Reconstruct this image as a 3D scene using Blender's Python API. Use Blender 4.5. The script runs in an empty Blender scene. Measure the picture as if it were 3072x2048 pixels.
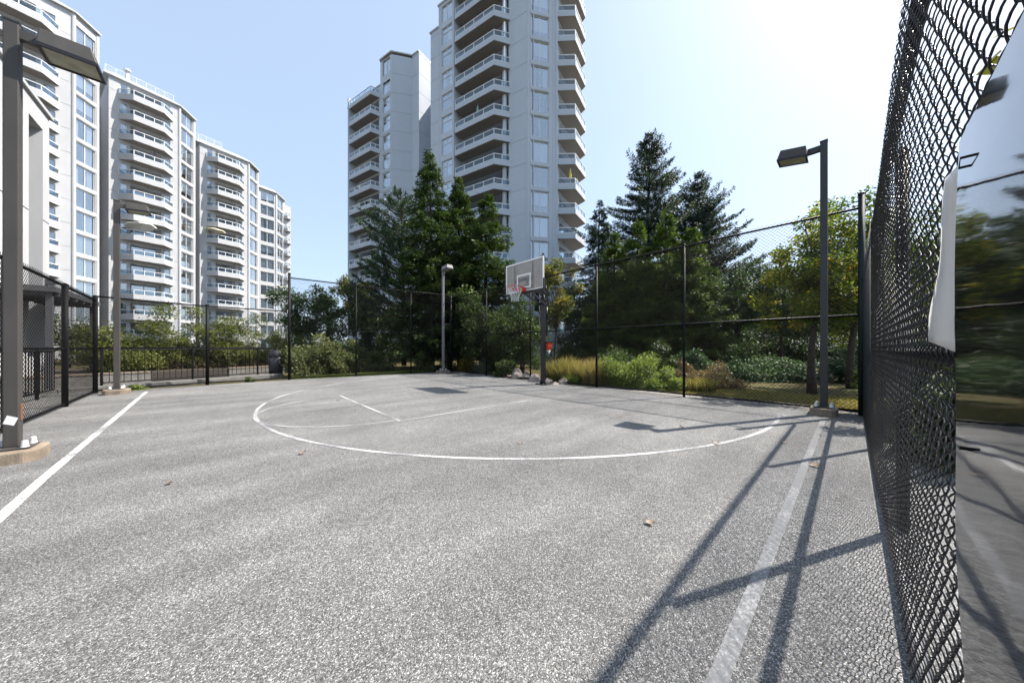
import bpy, bmesh, math, random
import numpy as np
from math import sin, cos, tan, pi, radians, atan2, hypot, sqrt
from mathutils import Vector, Matrix

S = bpy.context.scene
COL = S.collection

# ------------------------------------------------------------------ camera, sky, sun, exposure
EYE = 1.2                      # camera height
cam_d = bpy.data.cameras.new('camera')
cam = bpy.data.objects.new('camera', cam_d); COL.objects.link(cam)
cam.location = (0, 0, EYE); cam.rotation_euler = (radians(90), 0, 0)
cam_d.sensor_width = 36; cam_d.lens = 36*935/3072; cam_d.shift_y = 20/3072
cam_d.clip_start = 0.01; cam_d.clip_end = 3000
S.camera = cam

SUN_AZ, SUN_EL = radians(71.8), radians(52.6)     # azimuth clockwise from +Y
W = bpy.data.worlds.new('World'); S.world = W; W.use_nodes = True
nt = W.node_tree; nt.nodes.clear()
sky = nt.nodes.new('ShaderNodeTexSky'); sky.sky_type = 'NISHITA'; sky.sun_disc = False
sky.sun_elevation = SUN_EL; sky.sun_rotation = SUN_AZ
sky.air_density = 1.0; sky.dust_density = 2.0; sky.ozone_density = 2.0; sky.altitude = 50
bg = nt.nodes.new('ShaderNodeBackground'); bg.inputs['Strength'].default_value = 0.10
wo = nt.nodes.new('ShaderNodeOutputWorld')
veil = nt.nodes.new('ShaderNodeMix'); veil.data_type = 'RGBA'; veil.inputs[0].default_value = .42      # even summer haze over the whole sky
veil.inputs[7].default_value = (5.0, 6.2, 7.7, 1)
nt.links.new(sky.outputs[0], veil.inputs[6]); nt.links.new(veil.outputs[2], bg.inputs['Color']); nt.links.new(bg.outputs[0], wo.inputs[0])
sd = bpy.data.lights.new('sun', 'SUN'); sd.energy = 5.0; sd.angle = radians(0.53); sd.color = (1, .93, .84)
so = bpy.data.objects.new('sun', sd); COL.objects.link(so)
sv = Vector((sin(SUN_AZ)*cos(SUN_EL), cos(SUN_AZ)*cos(SUN_EL), sin(SUN_EL)))
so.rotation_euler = (-sv).to_track_quat('-Z', 'Y').to_euler(); so.location = sv*60
S.view_settings.view_transform = 'Standard'; S.view_settings.look = 'None'
S.view_settings.exposure = 1.0; S.view_settings.gamma = 1
S.cycles.use_denoising = True
S.cycles.max_bounces = 5; S.cycles.diffuse_bounces = 3; S.cycles.glossy_bounces = 3; S.cycles.transmission_bounces = 2; S.cycles.transparent_max_bounces = 16; S.cycles.use_light_tree = False; S.cycles.adaptive_threshold = .02
S.cycles.caustics_reflective = False; S.cycles.caustics_refractive = False

# ------------------------------------------------------------------ frames
TH = radians(47.6)
U = np.array([sin(TH), cos(TH)]); V = np.array([-cos(TH), sin(TH)])
def cw(a, b, z=0.0):            # court coordinates -> world
    p = U*a + V*b
    return Vector((p[0], p[1], z))
def at(px, Y, z=0.0):           # bearing (column of the photograph) and depth -> world
    return Vector(((px-1536)/935*Y, Y, z))
COURT_ROT = atan2(U[1], U[0])   # rotation that sends local x to U, local y to V

# ------------------------------------------------------------------ materials
MATS = {}
def mat(name, base=(.5,.5,.5), rough=.6, metal=0.0, spec=.5, **kw):
    m = bpy.data.materials.new(name); m.use_nodes = True
    b = m.node_tree.nodes['Principled BSDF']
    b.inputs['Base Color'].default_value = (*base, 1); b.inputs['Roughness'].default_value = rough
    b.inputs['Metallic'].default_value = metal; b.inputs['Specular IOR Level'].default_value = spec
    MATS[name] = m
    return m
def nodes(m): return m.node_tree.nodes, m.node_tree.links, m.node_tree.nodes['Principled BSDF']
def N(m, t, **kw):
    n = m.node_tree.nodes.new(t)
    for k, v in kw.items():
        if k in n.inputs: n.inputs[k].default_value = v
        else: setattr(n, k, v)
    return n
def ramp(m, stops, fac):
    r = m.node_tree.nodes.new('ShaderNodeValToRGB')
    e = r.color_ramp.elements
    while len(e) < len(stops): e.new(.5)
    for i, (p, c) in enumerate(stops):
        e[i].position = p; e[i].color = (*c, 1) if len(c) == 3 else c
    m.node_tree.links.new(fac, r.inputs[0])
    return r
def coord(m, kind='Object', scale=(1,1,1)):
    tc = m.node_tree.nodes.new('ShaderNodeTexCoord'); mp = m.node_tree.nodes.new('ShaderNodeMapping')
    mp.inputs['Scale'].default_value = scale
    m.node_tree.links.new(tc.outputs[kind], mp.inputs['Vector'])
    return mp.outputs[0]
def mixc(m, a, b, fac, mode='MIX'):
    n = m.node_tree.nodes.new('ShaderNodeMix'); n.data_type = 'RGBA'; n.blend_type = mode
    for sock, v in ((n.inputs[0], fac), (n.inputs[6], a), (n.inputs[7], b)):
        if hasattr(v, 'is_output'): m.node_tree.links.new(v, sock)
        elif isinstance(v, (int, float)): sock.default_value = v
        else: sock.default_value = (*v, 1)
    return n.outputs[2]
def weathered(name, c1, c2, scale=3, rough=.7, bump=.0, bscale=60, spec=.4, streak=False, metal=0.0):
    m = mat(name, c1, rough, spec=spec, metal=metal); n, l, b = nodes(m)
    v = coord(m, 'Object', (1,1,.25) if streak else (1,1,1))
    t = N(m, 'ShaderNodeTexNoise', Scale=scale, Detail=6.0, Roughness=.6); l.new(v, t.inputs['Vector'])
    r = ramp(m, [(.3, c1), (.72, c2)], t.outputs['Fac']); l.new(r.outputs[0], b.inputs['Base Color'])
    if bump:
        t2 = N(m, 'ShaderNodeTexNoise', Scale=bscale, Detail=4.0); l.new(coord(m), t2.inputs['Vector'])
        bp = N(m, 'ShaderNodeBump', Strength=bump, Distance=.01); l.new(t2.outputs['Fac'], bp.inputs['Height']); l.new(bp.outputs[0], b.inputs['Normal'])
    return m

def asphalt_mat(name, tint=(1,1,1), k=1.0):
    m = mat(name, rough=.85, spec=.35); n, l, b = nodes(m)
    v = coord(m)
    big = N(m, 'ShaderNodeTexNoise', Scale=.55, Detail=5.0, Roughness=.6); l.new(v, big.inputs['Vector'])
    mid = N(m, 'ShaderNodeTexNoise', Scale=6.0, Detail=4.0, Roughness=.7); l.new(v, mid.inputs['Vector'])
    vo = N(m, 'ShaderNodeTexVoronoi', Scale=215.0); l.new(v, vo.inputs['Vector'])
    vo2 = N(m, 'ShaderNodeTexVoronoi', Scale=420.0); l.new(v, vo2.inputs['Vector'])
    sep = N(m, 'ShaderNodeSeparateColor'); l.new(vo.outputs['Color'], sep.inputs[0])
    sep2 = N(m, 'ShaderNodeSeparateColor'); l.new(vo2.outputs['Color'], sep2.inputs[0])
    g = lambda x: (x*k*tint[0], x*k*tint[1], x*k*tint[2])
    st = ramp(m, [(0, g(.010)), (.28, g(.06)), (.58, g(.15)), (.85, g(.30)), (1, g(.70))], sep.outputs[0])
    st2 = ramp(m, [(0, g(.03)), (.5, g(.125)), (1, g(.34))], sep2.outputs[1])
    c = mixc(m, st.outputs[0], st2.outputs[0], .38)
    pr = ramp(m, [(.3, (.76,.76,.765)), (.7, (1.15,1.15,1.14))], big.outputs['Fac'])
    c = mixc(m, c, pr.outputs[0], 1.0, 'MULTIPLY')
    mr = ramp(m, [(.3, (.88,.88,.89)), (.7, (1.08,1.08,1.07))], mid.outputs['Fac'])
    c = mixc(m, c, mr.outputs[0], 1.0, 'MULTIPLY')
    # long worn lanes along the laying direction
    v2 = coord(m, 'Object', (.18, 1.1, 1))
    ln = N(m, 'ShaderNodeTexNoise', Scale=1.6, Detail=2.0); l.new(v2, ln.inputs['Vector'])
    lr = ramp(m, [(.32, (.80,.80,.80)), (.68, (1.16,1.16,1.15))], ln.outputs['Fac'])
    c = mixc(m, c, lr.outputs[0], 1.0, 'MULTIPLY')
    # rusty blotches
    rb = N(m, 'ShaderNodeTexNoise', Scale=2.3, Detail=2.0); l.new(v, rb.inputs['Vector'])
    rf = ramp(m, [(.70, (0,0,0)), (.78, (.35,.35,.35))], rb.outputs['Fac'])
    c = mixc(m, c, (.15*k,.12*k,.095*k), rf.outputs[0])
    l.new(c, b.inputs['Base Color'])
    bp = N(m, 'ShaderNodeBump', Strength=.8, Distance=.004); l.new(vo.outputs['Distance'], bp.inputs['Height']); bp.invert = True
    l.new(bp.outputs[0], b.inputs['Normal'])
    return m
asphalt_mat('asphalt', (1,1,1), 1.0)
asphalt_mat('asphalt_path', (.97,1,1.02), .85)

def paint_mat(name, shift, c1=.66, c2=.17):
    m = mat(name, (.7,.7,.7), .7, spec=.3); n, l, b = nodes(m)
    v = coord(m)
    t = N(m, 'ShaderNodeTexNoise', Scale=55.0, Detail=4.0, Roughness=.75); l.new(v, t.inputs['Vector'])
    t2 = N(m, 'ShaderNodeTexNoise', Scale=1.3, Detail=2.0); l.new(v, t2.inputs['Vector'])
    mt = N(m, 'ShaderNodeMath', operation='ADD'); l.new(t.outputs['Fac'], mt.inputs[0])
    mr = N(m, 'ShaderNodeMapRange'); mr.inputs['To Min'].default_value = -.12+shift; mr.inputs['To Max'].default_value = .14+shift
    mr.inputs['From Min'].default_value = .35; mr.inputs['From Max'].default_value = .68
    l.new(t2.outputs['Fac'], mr.inputs['Value']); l.new(mr.outputs[0], mt.inputs[1])
    r = ramp(m, [(.46, (c1,c1,c1*1.02)), (.62, (c2*.97,c2,c2*1.04))], mt.outputs[0])
    l.new(r.outputs[0], b.inputs['Base Color'])
    bp = N(m, 'ShaderNodeBump', Strength=.3, Distance=.003); l.new(t.outputs['Fac'], bp.inputs['Height']); l.new(bp.outputs[0], b.inputs['Normal'])
paint_mat('line_paint', .015, .60); paint_mat('line_paint_faded', .055, .50); paint_mat('line_paint_worn', .15, .34)
weathered('concrete', (.30,.245,.19), (.17,.135,.10), 7, .9, .6, 90)
weathered('kerb_concrete', (.24,.235,.225), (.13,.128,.12), 5, .9, .6, 70)
weathered('stucco_white', (.555,.565,.585), (.46,.47,.49), .35, .85, .08, 40, streak=True)
weathered('stucco_shade_tint', (.51,.55,.61), (.44,.48,.54), .3, .85, .08, 40, streak=True)  # white stucco with the blue of sky-lit shade put into its colour
weathered('clubhouse_wall', (.50,.51,.53), (.41,.42,.435), .9, .85, .15, 40, streak=True)
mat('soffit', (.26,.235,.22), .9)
mat('black_vinyl', (.006,.006,.007), .7, spec=.1)
mat('near_wire', (.008,.008,.010), .36, spec=.45)
mat('post_black', (.007,.0075,.009), .55, spec=.18)
mat('post_green', (.007,.014,.015), .5, spec=.25)
weathered('bronze_paint', (.070,.065,.061), (.045,.042,.040), 4, .55, .05, 40, streak=True)
weathered('bronze_dark', (.040,.041,.044), (.028,.029,.032), 4, .5, .05, 40, streak=True)
weathered('galv_pole', (.20,.195,.20), (.15,.148,.155), 4, .5, 0, streak=True)
weathered('lamp_lens', (.42,.42,.33), (.24,.24,.19), 8, .3)
mat('white_alu', (.72,.73,.74), .35)
mat('white_plastic', (.74,.74,.73), .4)
mat('sticker', (.78,.78,.80), .5)
mat('rust', (.14,.07,.04), .9)
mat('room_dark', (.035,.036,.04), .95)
mat('door_frame', (.17,.165,.16), .5)
weathered('roof_metal', (.52,.53,.54), (.42,.43,.44), 2, .5)
mat('mullion_dark', (.022,.018,.024), .45)
mat('canopy_dark', (.10,.10,.11), .6)
mat('timber', (.060,.050,.044), .9)
mat('hoop_black', (.012,.011,.016), .4)
mat('rim_red', (.62,.055,.018), .4)
mat('net_white', (.74,.74,.73), .7)
mat('board_white', (.78,.78,.77), .45)
mat('cone_orange', (.85,.07,.01), .5)
mat('steel', (.42,.42,.43), .35, metal=1)
mat('bin_plastic', (.030,.034,.046), .45)
mat('parasol_white', (.78,.77,.74), .8)
mat('parasol_cream', (.70,.63,.48), .8)
mat('parasol_yellow', (.62,.55,.10), .8)
mat('parasol_green', (.25,.42,.38), .8)
mat('parasol_grey', (.16,.15,.19), .8)
mat('parasol_dark', (.06,.06,.07), .8)
weathered('bark', (.075,.06,.05), (.035,.028,.024), 9, .95, .8, 30)
weathered('rock', (.36,.31,.28), (.17,.145,.13), 4, .9, .8, 14)
mat('soil', (.075,.058,.042), .95)
mat('red_cloth', (.5,.05,.05), .8)

def curtain_mat(name, c, vert=True):
    m = mat(name, c, .9); n, l, b = nodes(m)
    oi = N(m, 'ShaderNodeObjectInfo')
    r = ramp(m, [(0, tuple(x*.62 for x in c)), (1, c)], oi.outputs['Random'])
    l.new(r.outputs[0], b.inputs['Base Color'])
curtain_mat('curtain', (.72,.72,.70)); curtain_mat('blind', (.66,.67,.67))

def glass_mat(name, tint, ior, alpha, rough=.02):
    m = bpy.data.materials.new(name); m.use_nodes = True; MATS[name] = m
    n = m.node_tree.nodes; l = m.node_tree.links; n.clear()
    tr = n.new('ShaderNodeBsdfTransparent'); tr.inputs[0].default_value = (*tint, 1)
    gl = n.new('ShaderNodeBsdfGlossy'); gl.inputs['Roughness'].default_value = rough; gl.inputs[0].default_value = (.96,.98,1,1)
    lw = n.new('ShaderNodeLayerWeight'); lw.inputs['Blend'].default_value = .5
    fr = n.new('ShaderNodeMath'); fr.operation = 'POWER'; fr.inputs[1].default_value = ior; l.new(lw.outputs['Facing'], fr.inputs[0])
    mx = n.new('ShaderNodeMixShader'); o = n.new('ShaderNodeOutputMaterial')
    ad = n.new('ShaderNodeMath'); ad.operation = 'ADD'; ad.inputs[1].default_value = alpha; ad.use_clamp = True
    l.new(fr.outputs[0], ad.inputs[0]); l.new(ad.outputs[0], mx.inputs[0])
    l.new(tr.outputs[0], mx.inputs[1]); l.new(gl.outputs[0], mx.inputs[2]); l.new(mx.outputs[0], o.inputs[0])
    tc = n.new('ShaderNodeTexCoord'); ns = n.new('ShaderNodeTexNoise'); ns.inputs['Scale'].default_value = .6
    bp = n.new('ShaderNodeBump'); bp.inputs['Strength'].default_value = .04; bp.inputs['Distance'].default_value = .1
    l.new(tc.outputs['Object'], ns.inputs[0]); l.new(ns.outputs['Fac'], bp.inputs['Height']); l.new(bp.outputs[0], gl.inputs['Normal'])
    return m
glass_mat('pane_glass', (.88,.93,.97), 3.0, .26)
glass_mat('rail_glass', (.74,.82,.87), 4.0, .05, .03)

def acrylic_mat():
    m = bpy.data.materials.new('acrylic'); m.use_nodes = True; MATS['acrylic'] = m
    n = m.node_tree.nodes; l = m.node_tree.links; b = n['Principled BSDF']; o = n['Material Output']
    tc = n.new('ShaderNodeTexCoord'); ns = n.new('ShaderNodeTexNoise'); ns.inputs['Scale'].default_value = 2.2; ns.inputs['Detail'].default_value = 5
    cr = n.new('ShaderNodeValToRGB'); cr.color_ramp.elements[0].color = (.20,.20,.20,1); cr.color_ramp.elements[1].color = (.38,.38,.375,1)
    l.new(tc.outputs['Object'], ns.inputs[0]); l.new(ns.outputs['Fac'], cr.inputs[0]); l.new(cr.outputs[0], b.inputs['Base Color'])
    b.inputs['Roughness'].default_value = .25
    tr = n.new('ShaderNodeBsdfTransparent'); tr.inputs[0].default_value = (.8,.82,.84,1)
    tl = n.new('ShaderNodeBsdfTranslucent'); tl.inputs[0].default_value = (.30,.30,.30,1)
    m1 = n.new('ShaderNodeMixShader'); m1.inputs[0].default_value = .35
    m2 = n.new('ShaderNodeMixShader'); m2.inputs[0].default_value = .30
    l.new(b.outputs[0], m1.inputs[1]); l.new(tl.outputs[0], m1.inputs[2])
    l.new(m1.outputs[0], m2.inputs[1]); l.new(tr.outputs[0], m2.inputs[2]); l.new(m2.outputs[0], o.inputs[0])
acrylic_mat()

def panel_mat():
    m = mat('gloss_black', (.012,.012,.014), .045, spec=.6); n, l, b = nodes(m)
    b.inputs['IOR'].default_value = 1.6
    v = coord(m, 'Object', (1, 1, 2))
    t = N(m, 'ShaderNodeTexNoise', Scale=3.0, Detail=2.0); l.new(v, t.inputs['Vector'])
    v2 = coord(m, 'Object', (1, 1, 20))
    t2 = N(m, 'ShaderNodeTexNoise', Scale=6.0, Detail=1.0); l.new(v2, t2.inputs['Vector'])
    ad = N(m, 'ShaderNodeMath', operation='ADD'); l.new(t.outputs['Fac'], ad.inputs[0])
    ml = N(m, 'ShaderNodeMath', operation='MULTIPLY'); ml.inputs[1].default_value = .02; l.new(t2.outputs['Fac'], ml.inputs[0]); l.new(ml.outputs[0], ad.inputs[1])
    bp = N(m, 'ShaderNodeBump', Strength=.10, Distance=.012); l.new(ad.outputs[0], bp.inputs['Height']); l.new(bp.outputs[0], b.inputs['Normal'])
panel_mat()

def leaf_mat(name, stops, trans=.35, rough=.55):
    m = mat(name, rough=rough, spec=.35); n, l, b = nodes(m); o = n['Material Output']
    at_ = N(m, 'ShaderNodeAttribute'); at_.attribute_name = 'tone'
    r = ramp(m, stops, at_.outputs['Fac']); l.new(r.outputs[0], b.inputs['Base Color'])
    tl = N(m, 'ShaderNodeBsdfTranslucent')
    br = mixc(m, r.outputs[0], (1.25,1.35,.7), 1.0, 'MULTIPLY'); l.new(br, tl.inputs[0])
    mx = N(m, 'ShaderNodeMixShader'); mx.inputs[0].default_value = trans
    l.new(b.outputs[0], mx.inputs[1]); l.new(tl.outputs[0], mx.inputs[2]); l.new(mx.outputs[0], o.inputs[0])
leaf_mat('leaf_cedar', [(0,(.014,.030,.009)),(.5,(.042,.076,.018)),(1,(.105,.145,.04))], .25)
leaf_mat('leaf_cedar_bright', [(0,(.022,.045,.010)),(.5,(.062,.105,.020)),(1,(.14,.19,.042))], .3)
leaf_mat('leaf_pine', [(0,(.014,.034,.020)),(.5,(.030,.062,.036)),(1,(.065,.105,.058))], .25)
leaf_mat('leaf_fir', [(0,(.020,.036,.028)),(.5,(.034,.056,.042)),(1,(.065,.092,.065))], .25)
leaf_mat('leaf_dark', [(0,(.018,.040,.013)),(.5,(.040,.075,.021)),(1,(.095,.135,.045))], .35)
leaf_mat('leaf_mid', [(0,(.03,.055,.015)),(.5,(.06,.098,.026)),(1,(.13,.165,.06))], .35)
leaf_mat('leaf_hedge', [(0,(.035,.055,.014)),(.5,(.10,.125,.03)),(1,(.24,.25,.08))], .4)
leaf_mat('leaf_shrub', [(0,(.05,.065,.025)),(.45,(.11,.135,.05)),(1,(.26,.27,.14))], .35)
leaf_mat('leaf_variegated', [(0,(.06,.085,.03)),(.5,(.17,.20,.08)),(1,(.36,.36,.20))], .35)
leaf_mat('leaf_grey', [(0,(.06,.075,.05)),(.5,(.13,.15,.105)),(1,(.24,.26,.2))], .3)
leaf_mat('leaf_yellow', [(0,(.10,.10,.015)),(.5,(.23,.20,.022)),(1,(.42,.32,.04))], .4)
leaf_mat('leaf_maple', [(0,(.05,.085,.014)),(.45,(.10,.145,.02)),(.8,(.22,.22,.025)),(1,(.42,.26,.03))], .5)
leaf_mat('leaf_turning', [(0,(.05,.08,.02)),(.45,(.11,.13,.025)),(.85,(.24,.21,.04)),(1,(.36,.24,.045))], .4)
leaf_mat('leaf_fern', [(0,(.08,.12,.025)),(.5,(.18,.24,.055)),(1,(.34,.40,.13))], .45)
leaf_mat('leaf_dry', [(0,(.10,.07,.04)),(.5,(.22,.15,.085)),(1,(.38,.28,.17))], .3)
leaf_mat('leaf_straw', [(0,(.10,.11,.03)),(.45,(.22,.20,.07)),(1,(.48,.36,.18))], .35)
leaf_mat('leaf_grass', [(0,(.05,.10,.015)),(.5,(.12,.18,.03)),(1,(.28,.30,.08))], .35)
leaf_mat('leaf_ivy', [(0,(.02,.05,.022)),(.5,(.05,.095,.045)),(1,(.14,.2,.11))], .3)
leaf_mat('leaf_fallen', [(0,(.20,.12,.085)),(1,(.40,.30,.23))], .2)

def ground_mat():
    m = mat('ground_lawn', rough=.95, spec=.1); n, l, b = nodes(m); v = coord(m)
    t = N(m, 'ShaderNodeTexNoise', Scale=.7, Detail=6.0, Roughness=.65); l.new(v, t.inputs['Vector'])
    t2 = N(m, 'ShaderNodeTexNoise', Scale=40.0, Detail=4.0, Roughness=.7); l.new(v, t2.inputs['Vector'])
    r = ramp(m, [(.3,(.045,.045,.02)),(.5,(.12,.10,.05)),(.7,(.06,.075,.025))], t.outputs['Fac'])
    r2 = ramp(m, [(.3,(.6,.6,.6)),(.7,(1.3,1.28,1.2))], t2.outputs['Fac'])
    l.new(mixc(m, r.outputs[0], r2.outputs[0], 1.0, 'MULTIPLY'), b.inputs['Base Color'])
    bp = N(m, 'ShaderNodeBump', Strength=.8, Distance=.03); l.new(t2.outputs['Fac'], bp.inputs['Height']); l.new(bp.outputs[0], b.inputs['Normal'])
ground_mat()
def gravel_mat():
    m = mat('gravel', rough=.95, spec=.2); n, l, b = nodes(m); v = coord(m)
    vo = N(m, 'ShaderNodeTexVoronoi', Scale=38.0); l.new(v, vo.inputs['Vector'])
    s = N(m, 'ShaderNodeSeparateColor'); l.new(vo.outputs['Color'], s.inputs[0])
    r = ramp(m, [(0,(.06,.055,.045)),(.6,(.20,.185,.16)),(1,(.44,.42,.38))], s.outputs[0]); l.new(r.outputs[0], b.inputs['Base Color'])
    bp = N(m, 'ShaderNodeBump', Strength=1.0, Distance=.015); bp.invert = True; l.new(vo.outputs['Distance'], bp.inputs['Height']); l.new(bp.outputs[0], b.inputs['Normal'])
gravel_mat()

# ------------------------------------------------------------------ mesh helpers
ORG = {}
def tag(o, label=None, cat=None, group=None, kind=None):
    if label: o['label'] = label
    if cat: o['category'] = cat
    if group: o['group'] = group
    if kind: o['kind'] = kind
    return o
def thing(name, loc, label, cat, group=None, kind=None):
    o = bpy.data.objects.new(name, None); COL.objects.link(o); o.location = loc
    o.empty_display_size = .2; ORG[o] = Vector(loc)
    return tag(o, label, cat, group, kind)
def org(parent): return ORG.get(parent, Vector((0,0,0)))
def obj(name, me, parent=None, loc=(0,0,0), rot=0.0):
    o = bpy.data.objects.new(name, me); COL.objects.link(o)
    o.parent = parent; o.location = loc
    if rot: o.rotation_euler = (0,0,rot)
    return o

class MB:
    def __init__(s): s.v = []; s.f = []; s.m = []; s.k = 0
    def add(s, vs, fs):
        n = len(s.v); s.v += [tuple(p) for p in vs]; s.f += [tuple(i+n for i in f) for f in fs]; s.m += [s.k]*len(fs)
        return s
    def quad(s, a, b, c, d): return s.add([a,b,c,d], [(0,1,2,3)])
    def box(s, x0, x1, y0, y1, z0, z1):
        return s.add([(x0,y0,z0),(x1,y0,z0),(x1,y1,z0),(x0,y1,z0),(x0,y0,z1),(x1,y0,z1),(x1,y1,z1),(x0,y1,z1)],
                     [(3,2,1,0),(4,5,6,7),(0,1,5,4),(1,2,6,5),(2,3,7,6),(3,0,4,7)])
    def prism(s, poly, z0, z1):
        n = len(poly)
        return s.add([(x,y,z0) for x,y in poly]+[(x,y,z1) for x,y in poly],
                     [tuple(range(n))[::-1], tuple(range(n,2*n))]+[(i,(i+1)%n,n+(i+1)%n,n+i) for i in range(n)])
    def frustum(s, p0, p1):        # two polygons of equal length, 3D points
        n = len(p0)
        return s.add(list(p0)+list(p1), [tuple(range(n))[::-1], tuple(range(n,2*n))]+[(i,(i+1)%n,n+(i+1)%n,n+i) for i in range(n)])
    def tube(s, path, r, sides=8, caps=True):
        P = [Vector(p) for p in path]; rs = r if hasattr(r, '__len__') else [r]*len(P)
        rings = []; ref = None
        for i, p in enumerate(P):
            t = (P[min(i+1,len(P)-1)]-P[max(i-1,0)]).normalized()
            if ref is None: ref = t.orthogonal().normalized()
            ref = (ref - t*ref.dot(t))
            ref = ref.normalized() if ref.length > 1e-6 else t.orthogonal().normalized()
            b = t.cross(ref)
            rings.append([p+(ref*cos(2*pi*k/sides)+b*sin(2*pi*k/sides))*rs[i] for k in range(sides)])
        vs = [q for g in rings for q in g]; fs = []
        for i in range(len(P)-1):
            for k in range(sides):
                a, c = i*sides+k, i*sides+(k+1)%sides
                fs.append((a, c, c+sides, a+sides))
        if caps: fs += [tuple(range(sides))[::-1], tuple(range((len(P)-1)*sides, len(P)*sides))]
        return s.add(vs, fs)
    def bar(s, p, q, w, h, up=(0,0,1)):   # rectangular bar from p to q, w across, h along up
        p, q = Vector(p), Vector(q); t = (q-p).normalized(); upv = Vector(up)
        x = t.cross(upv)
        if x.length < 1e-5: x = t.orthogonal()
        x = x.normalized()*w/2; y = x.cross(t).normalized()*h/2
        return s.frustum([p-x-y,p+x-y,p+x+y,p-x+y], [q-x-y,q+x-y,q+x+y,q-x+y])
    def disc_cyl(s, c, r0, r1, z0, z1, n=12):
        return s.frustum([(c[0]+r0*cos(2*pi*k/n), c[1]+r0*sin(2*pi*k/n), z0) for k in range(n)],
                         [(c[0]+r1*cos(2*pi*k/n), c[1]+r1*sin(2*pi*k/n), z1) for k in range(n)])
    def mesh(s, name, mats, origin=(0,0,0), smooth=False):
        me = bpy.data.meshes.new(name)
        ox, oy, oz = origin
        me.from_pydata([(x-ox,y-oy,z-oz) for x,y,z in s.v], [], s.f)
        for m in (mats if isinstance(mats, (list,tuple)) else [mats]): me.materials.append(MATS[m])
        if any(s.m): me.polygons.foreach_set('material_index', s.m)
        if smooth: me.polygons.foreach_set('use_smooth', [True]*len(s.f))
        me.update(); return me
    def build(s, name, mats, parent=None, smooth=False, origin=None):
        o = org(parent) if origin is None else origin
        return obj(name, s.mesh(name, mats, o, smooth), parent)
def bevel(o, w=.01, seg=2):
    m = o.modifiers.new('bevel', 'BEVEL'); m.width = w; m.segments = seg; m.limit_method = 'ANGLE'; m.angle_limit = radians(40)
    return o
def np_mesh(name, verts, faces, material, tone=None, smooth=False):
    verts = np.asarray(verts, np.float32); faces = np.asarray(faces, np.int32)
    me = bpy.data.meshes.new(name); nf, k = faces.shape
    me.vertices.add(len(verts)); me.vertices.foreach_set('co', verts.ravel())
    me.loops.add(nf*k); me.loops.foreach_set('vertex_index', faces.ravel())
    me.polygons.add(nf); me.polygons.foreach_set('loop_start', np.arange(0, nf*k, k, dtype=np.int32))
    if smooth: me.polygons.foreach_set('use_smooth', np.ones(nf, bool))
    if tone is not None:
        a = me.attributes.new('tone', 'FLOAT', 'FACE'); a.data.foreach_set('value', np.asarray(tone, np.float32))
    me.materials.append(MATS[material]); me.update(calc_edges=True)
    return me
def struct(o): o['kind'] = 'structure'; return o
def copy_tree(o, parent=None):
    c = o.copy(); COL.objects.link(c)
    if parent is not None: c.parent = parent
    for ch in o.children: copy_tree(ch, c)
    return c

# ================================================================== GROUND
mb = MB(); mb.quad((-700,-300,-.05),(700,-300,-.05),(700,900,-.05),(-700,900,-.05))
struct(mb.build('ground', 'ground_lawn'))
def court_poly(name, pts, z, material, z0=None):
    mb = MB()
    n = len(pts); vs = [(a, b, z) for a, b in pts]
    mb.add(vs, [tuple(range(n))])
    if z0 is not None:
        mb.add([(a,b,z0) for a,b in pts]+vs, [(i,(i+1)%n,n+(i+1)%n,n+i) for i in range(n)])
    o = obj(name, mb.mesh(name, material), None, (0,0,0), COURT_ROT)
    return struct(o)
court_poly('court', [(-2.75,-4.5),(8.42,-.30),(8.44,13.9),(1.7,14.5),(-2.75,13.75)], 0.0, 'asphalt', -.05)
court_poly('path', [(-9,-12),(14,-12),(9.2,-.9),(8.5,-.32),(-2.7,-4.52),(-9,-4.6)], -.006, 'asphalt_path', -.05)
court_poly('gravel_strip', [(8.42,-.2),(8.95,-.2),(8.95,14.3),(8.44,13.9)], -.018, 'gravel', -.05)
court_poly('walkway', [(-5.0,-6),(-2.76,-6),(-2.76,13.72),(-2.9,15.0),(-5.0,14.4)], -.012, 'kerb_concrete', -.05)
court_poly('driveway', [(-9,11.8),(-3.0,14.5),(1.55,16.2),(1.0,18.4),(-9,14.6)], -.02, 'asphalt_path', -.05)

# painted lines (court coordinates)
def line_obj(name, pts, w, paint='line_paint'):
    vs = []; fs = []
    for i, (a, b) in enumerate(pts):
        p0 = pts[max(i-1,0)]; p1 = pts[min(i+1,len(pts)-1)]
        dx, dy = p1[0]-p0[0], p1[1]-p0[1]; L = hypot(dx, dy); nx, ny = -dy/L*w/2, dx/L*w/2
        vs += [(a+nx,b+ny,.004),(a-nx,b-ny,.004)]
        if i: fs.append((2*i-2,2*i-1,2*i+1,2*i))
    mb = MB(); mb.add(vs, fs)
    o = obj(name, mb.mesh(name, paint), None, (0,0,0), COURT_ROT)
    return struct(o)
ARC_C = (6.44, 6.92); ARC_R = 6.08
def arc(c, r, a0, a1, n=72): return [(c[0]+r*cos(radians(a0+(a1-a0)*i/n)), c[1]+r*sin(radians(a0+(a1-a0)*i/n))) for i in range(n+1)]
pts = [(7.28, .80)] + arc(ARC_C, ARC_R, 280.5-0, 280.5-201) + [(7.28, 13.0)]
line_obj('three_point_line', [(a, b) for a, b in pts if a < 7.6], .052, 'line_paint_faded')
o = line_obj('free_throw_line', [(2.10, 5.06),(2.10, 8.70)], .045, 'line_paint_faded'); o.location.z = .0008
line_obj('lane_line', [(2.07, 5.04),(5.6, 5.04)], .034, 'line_paint_faded')
line_obj('lane_line', [(2.07, 8.72),(3.4, 8.72)], .03, 'line_paint_worn')
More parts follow.
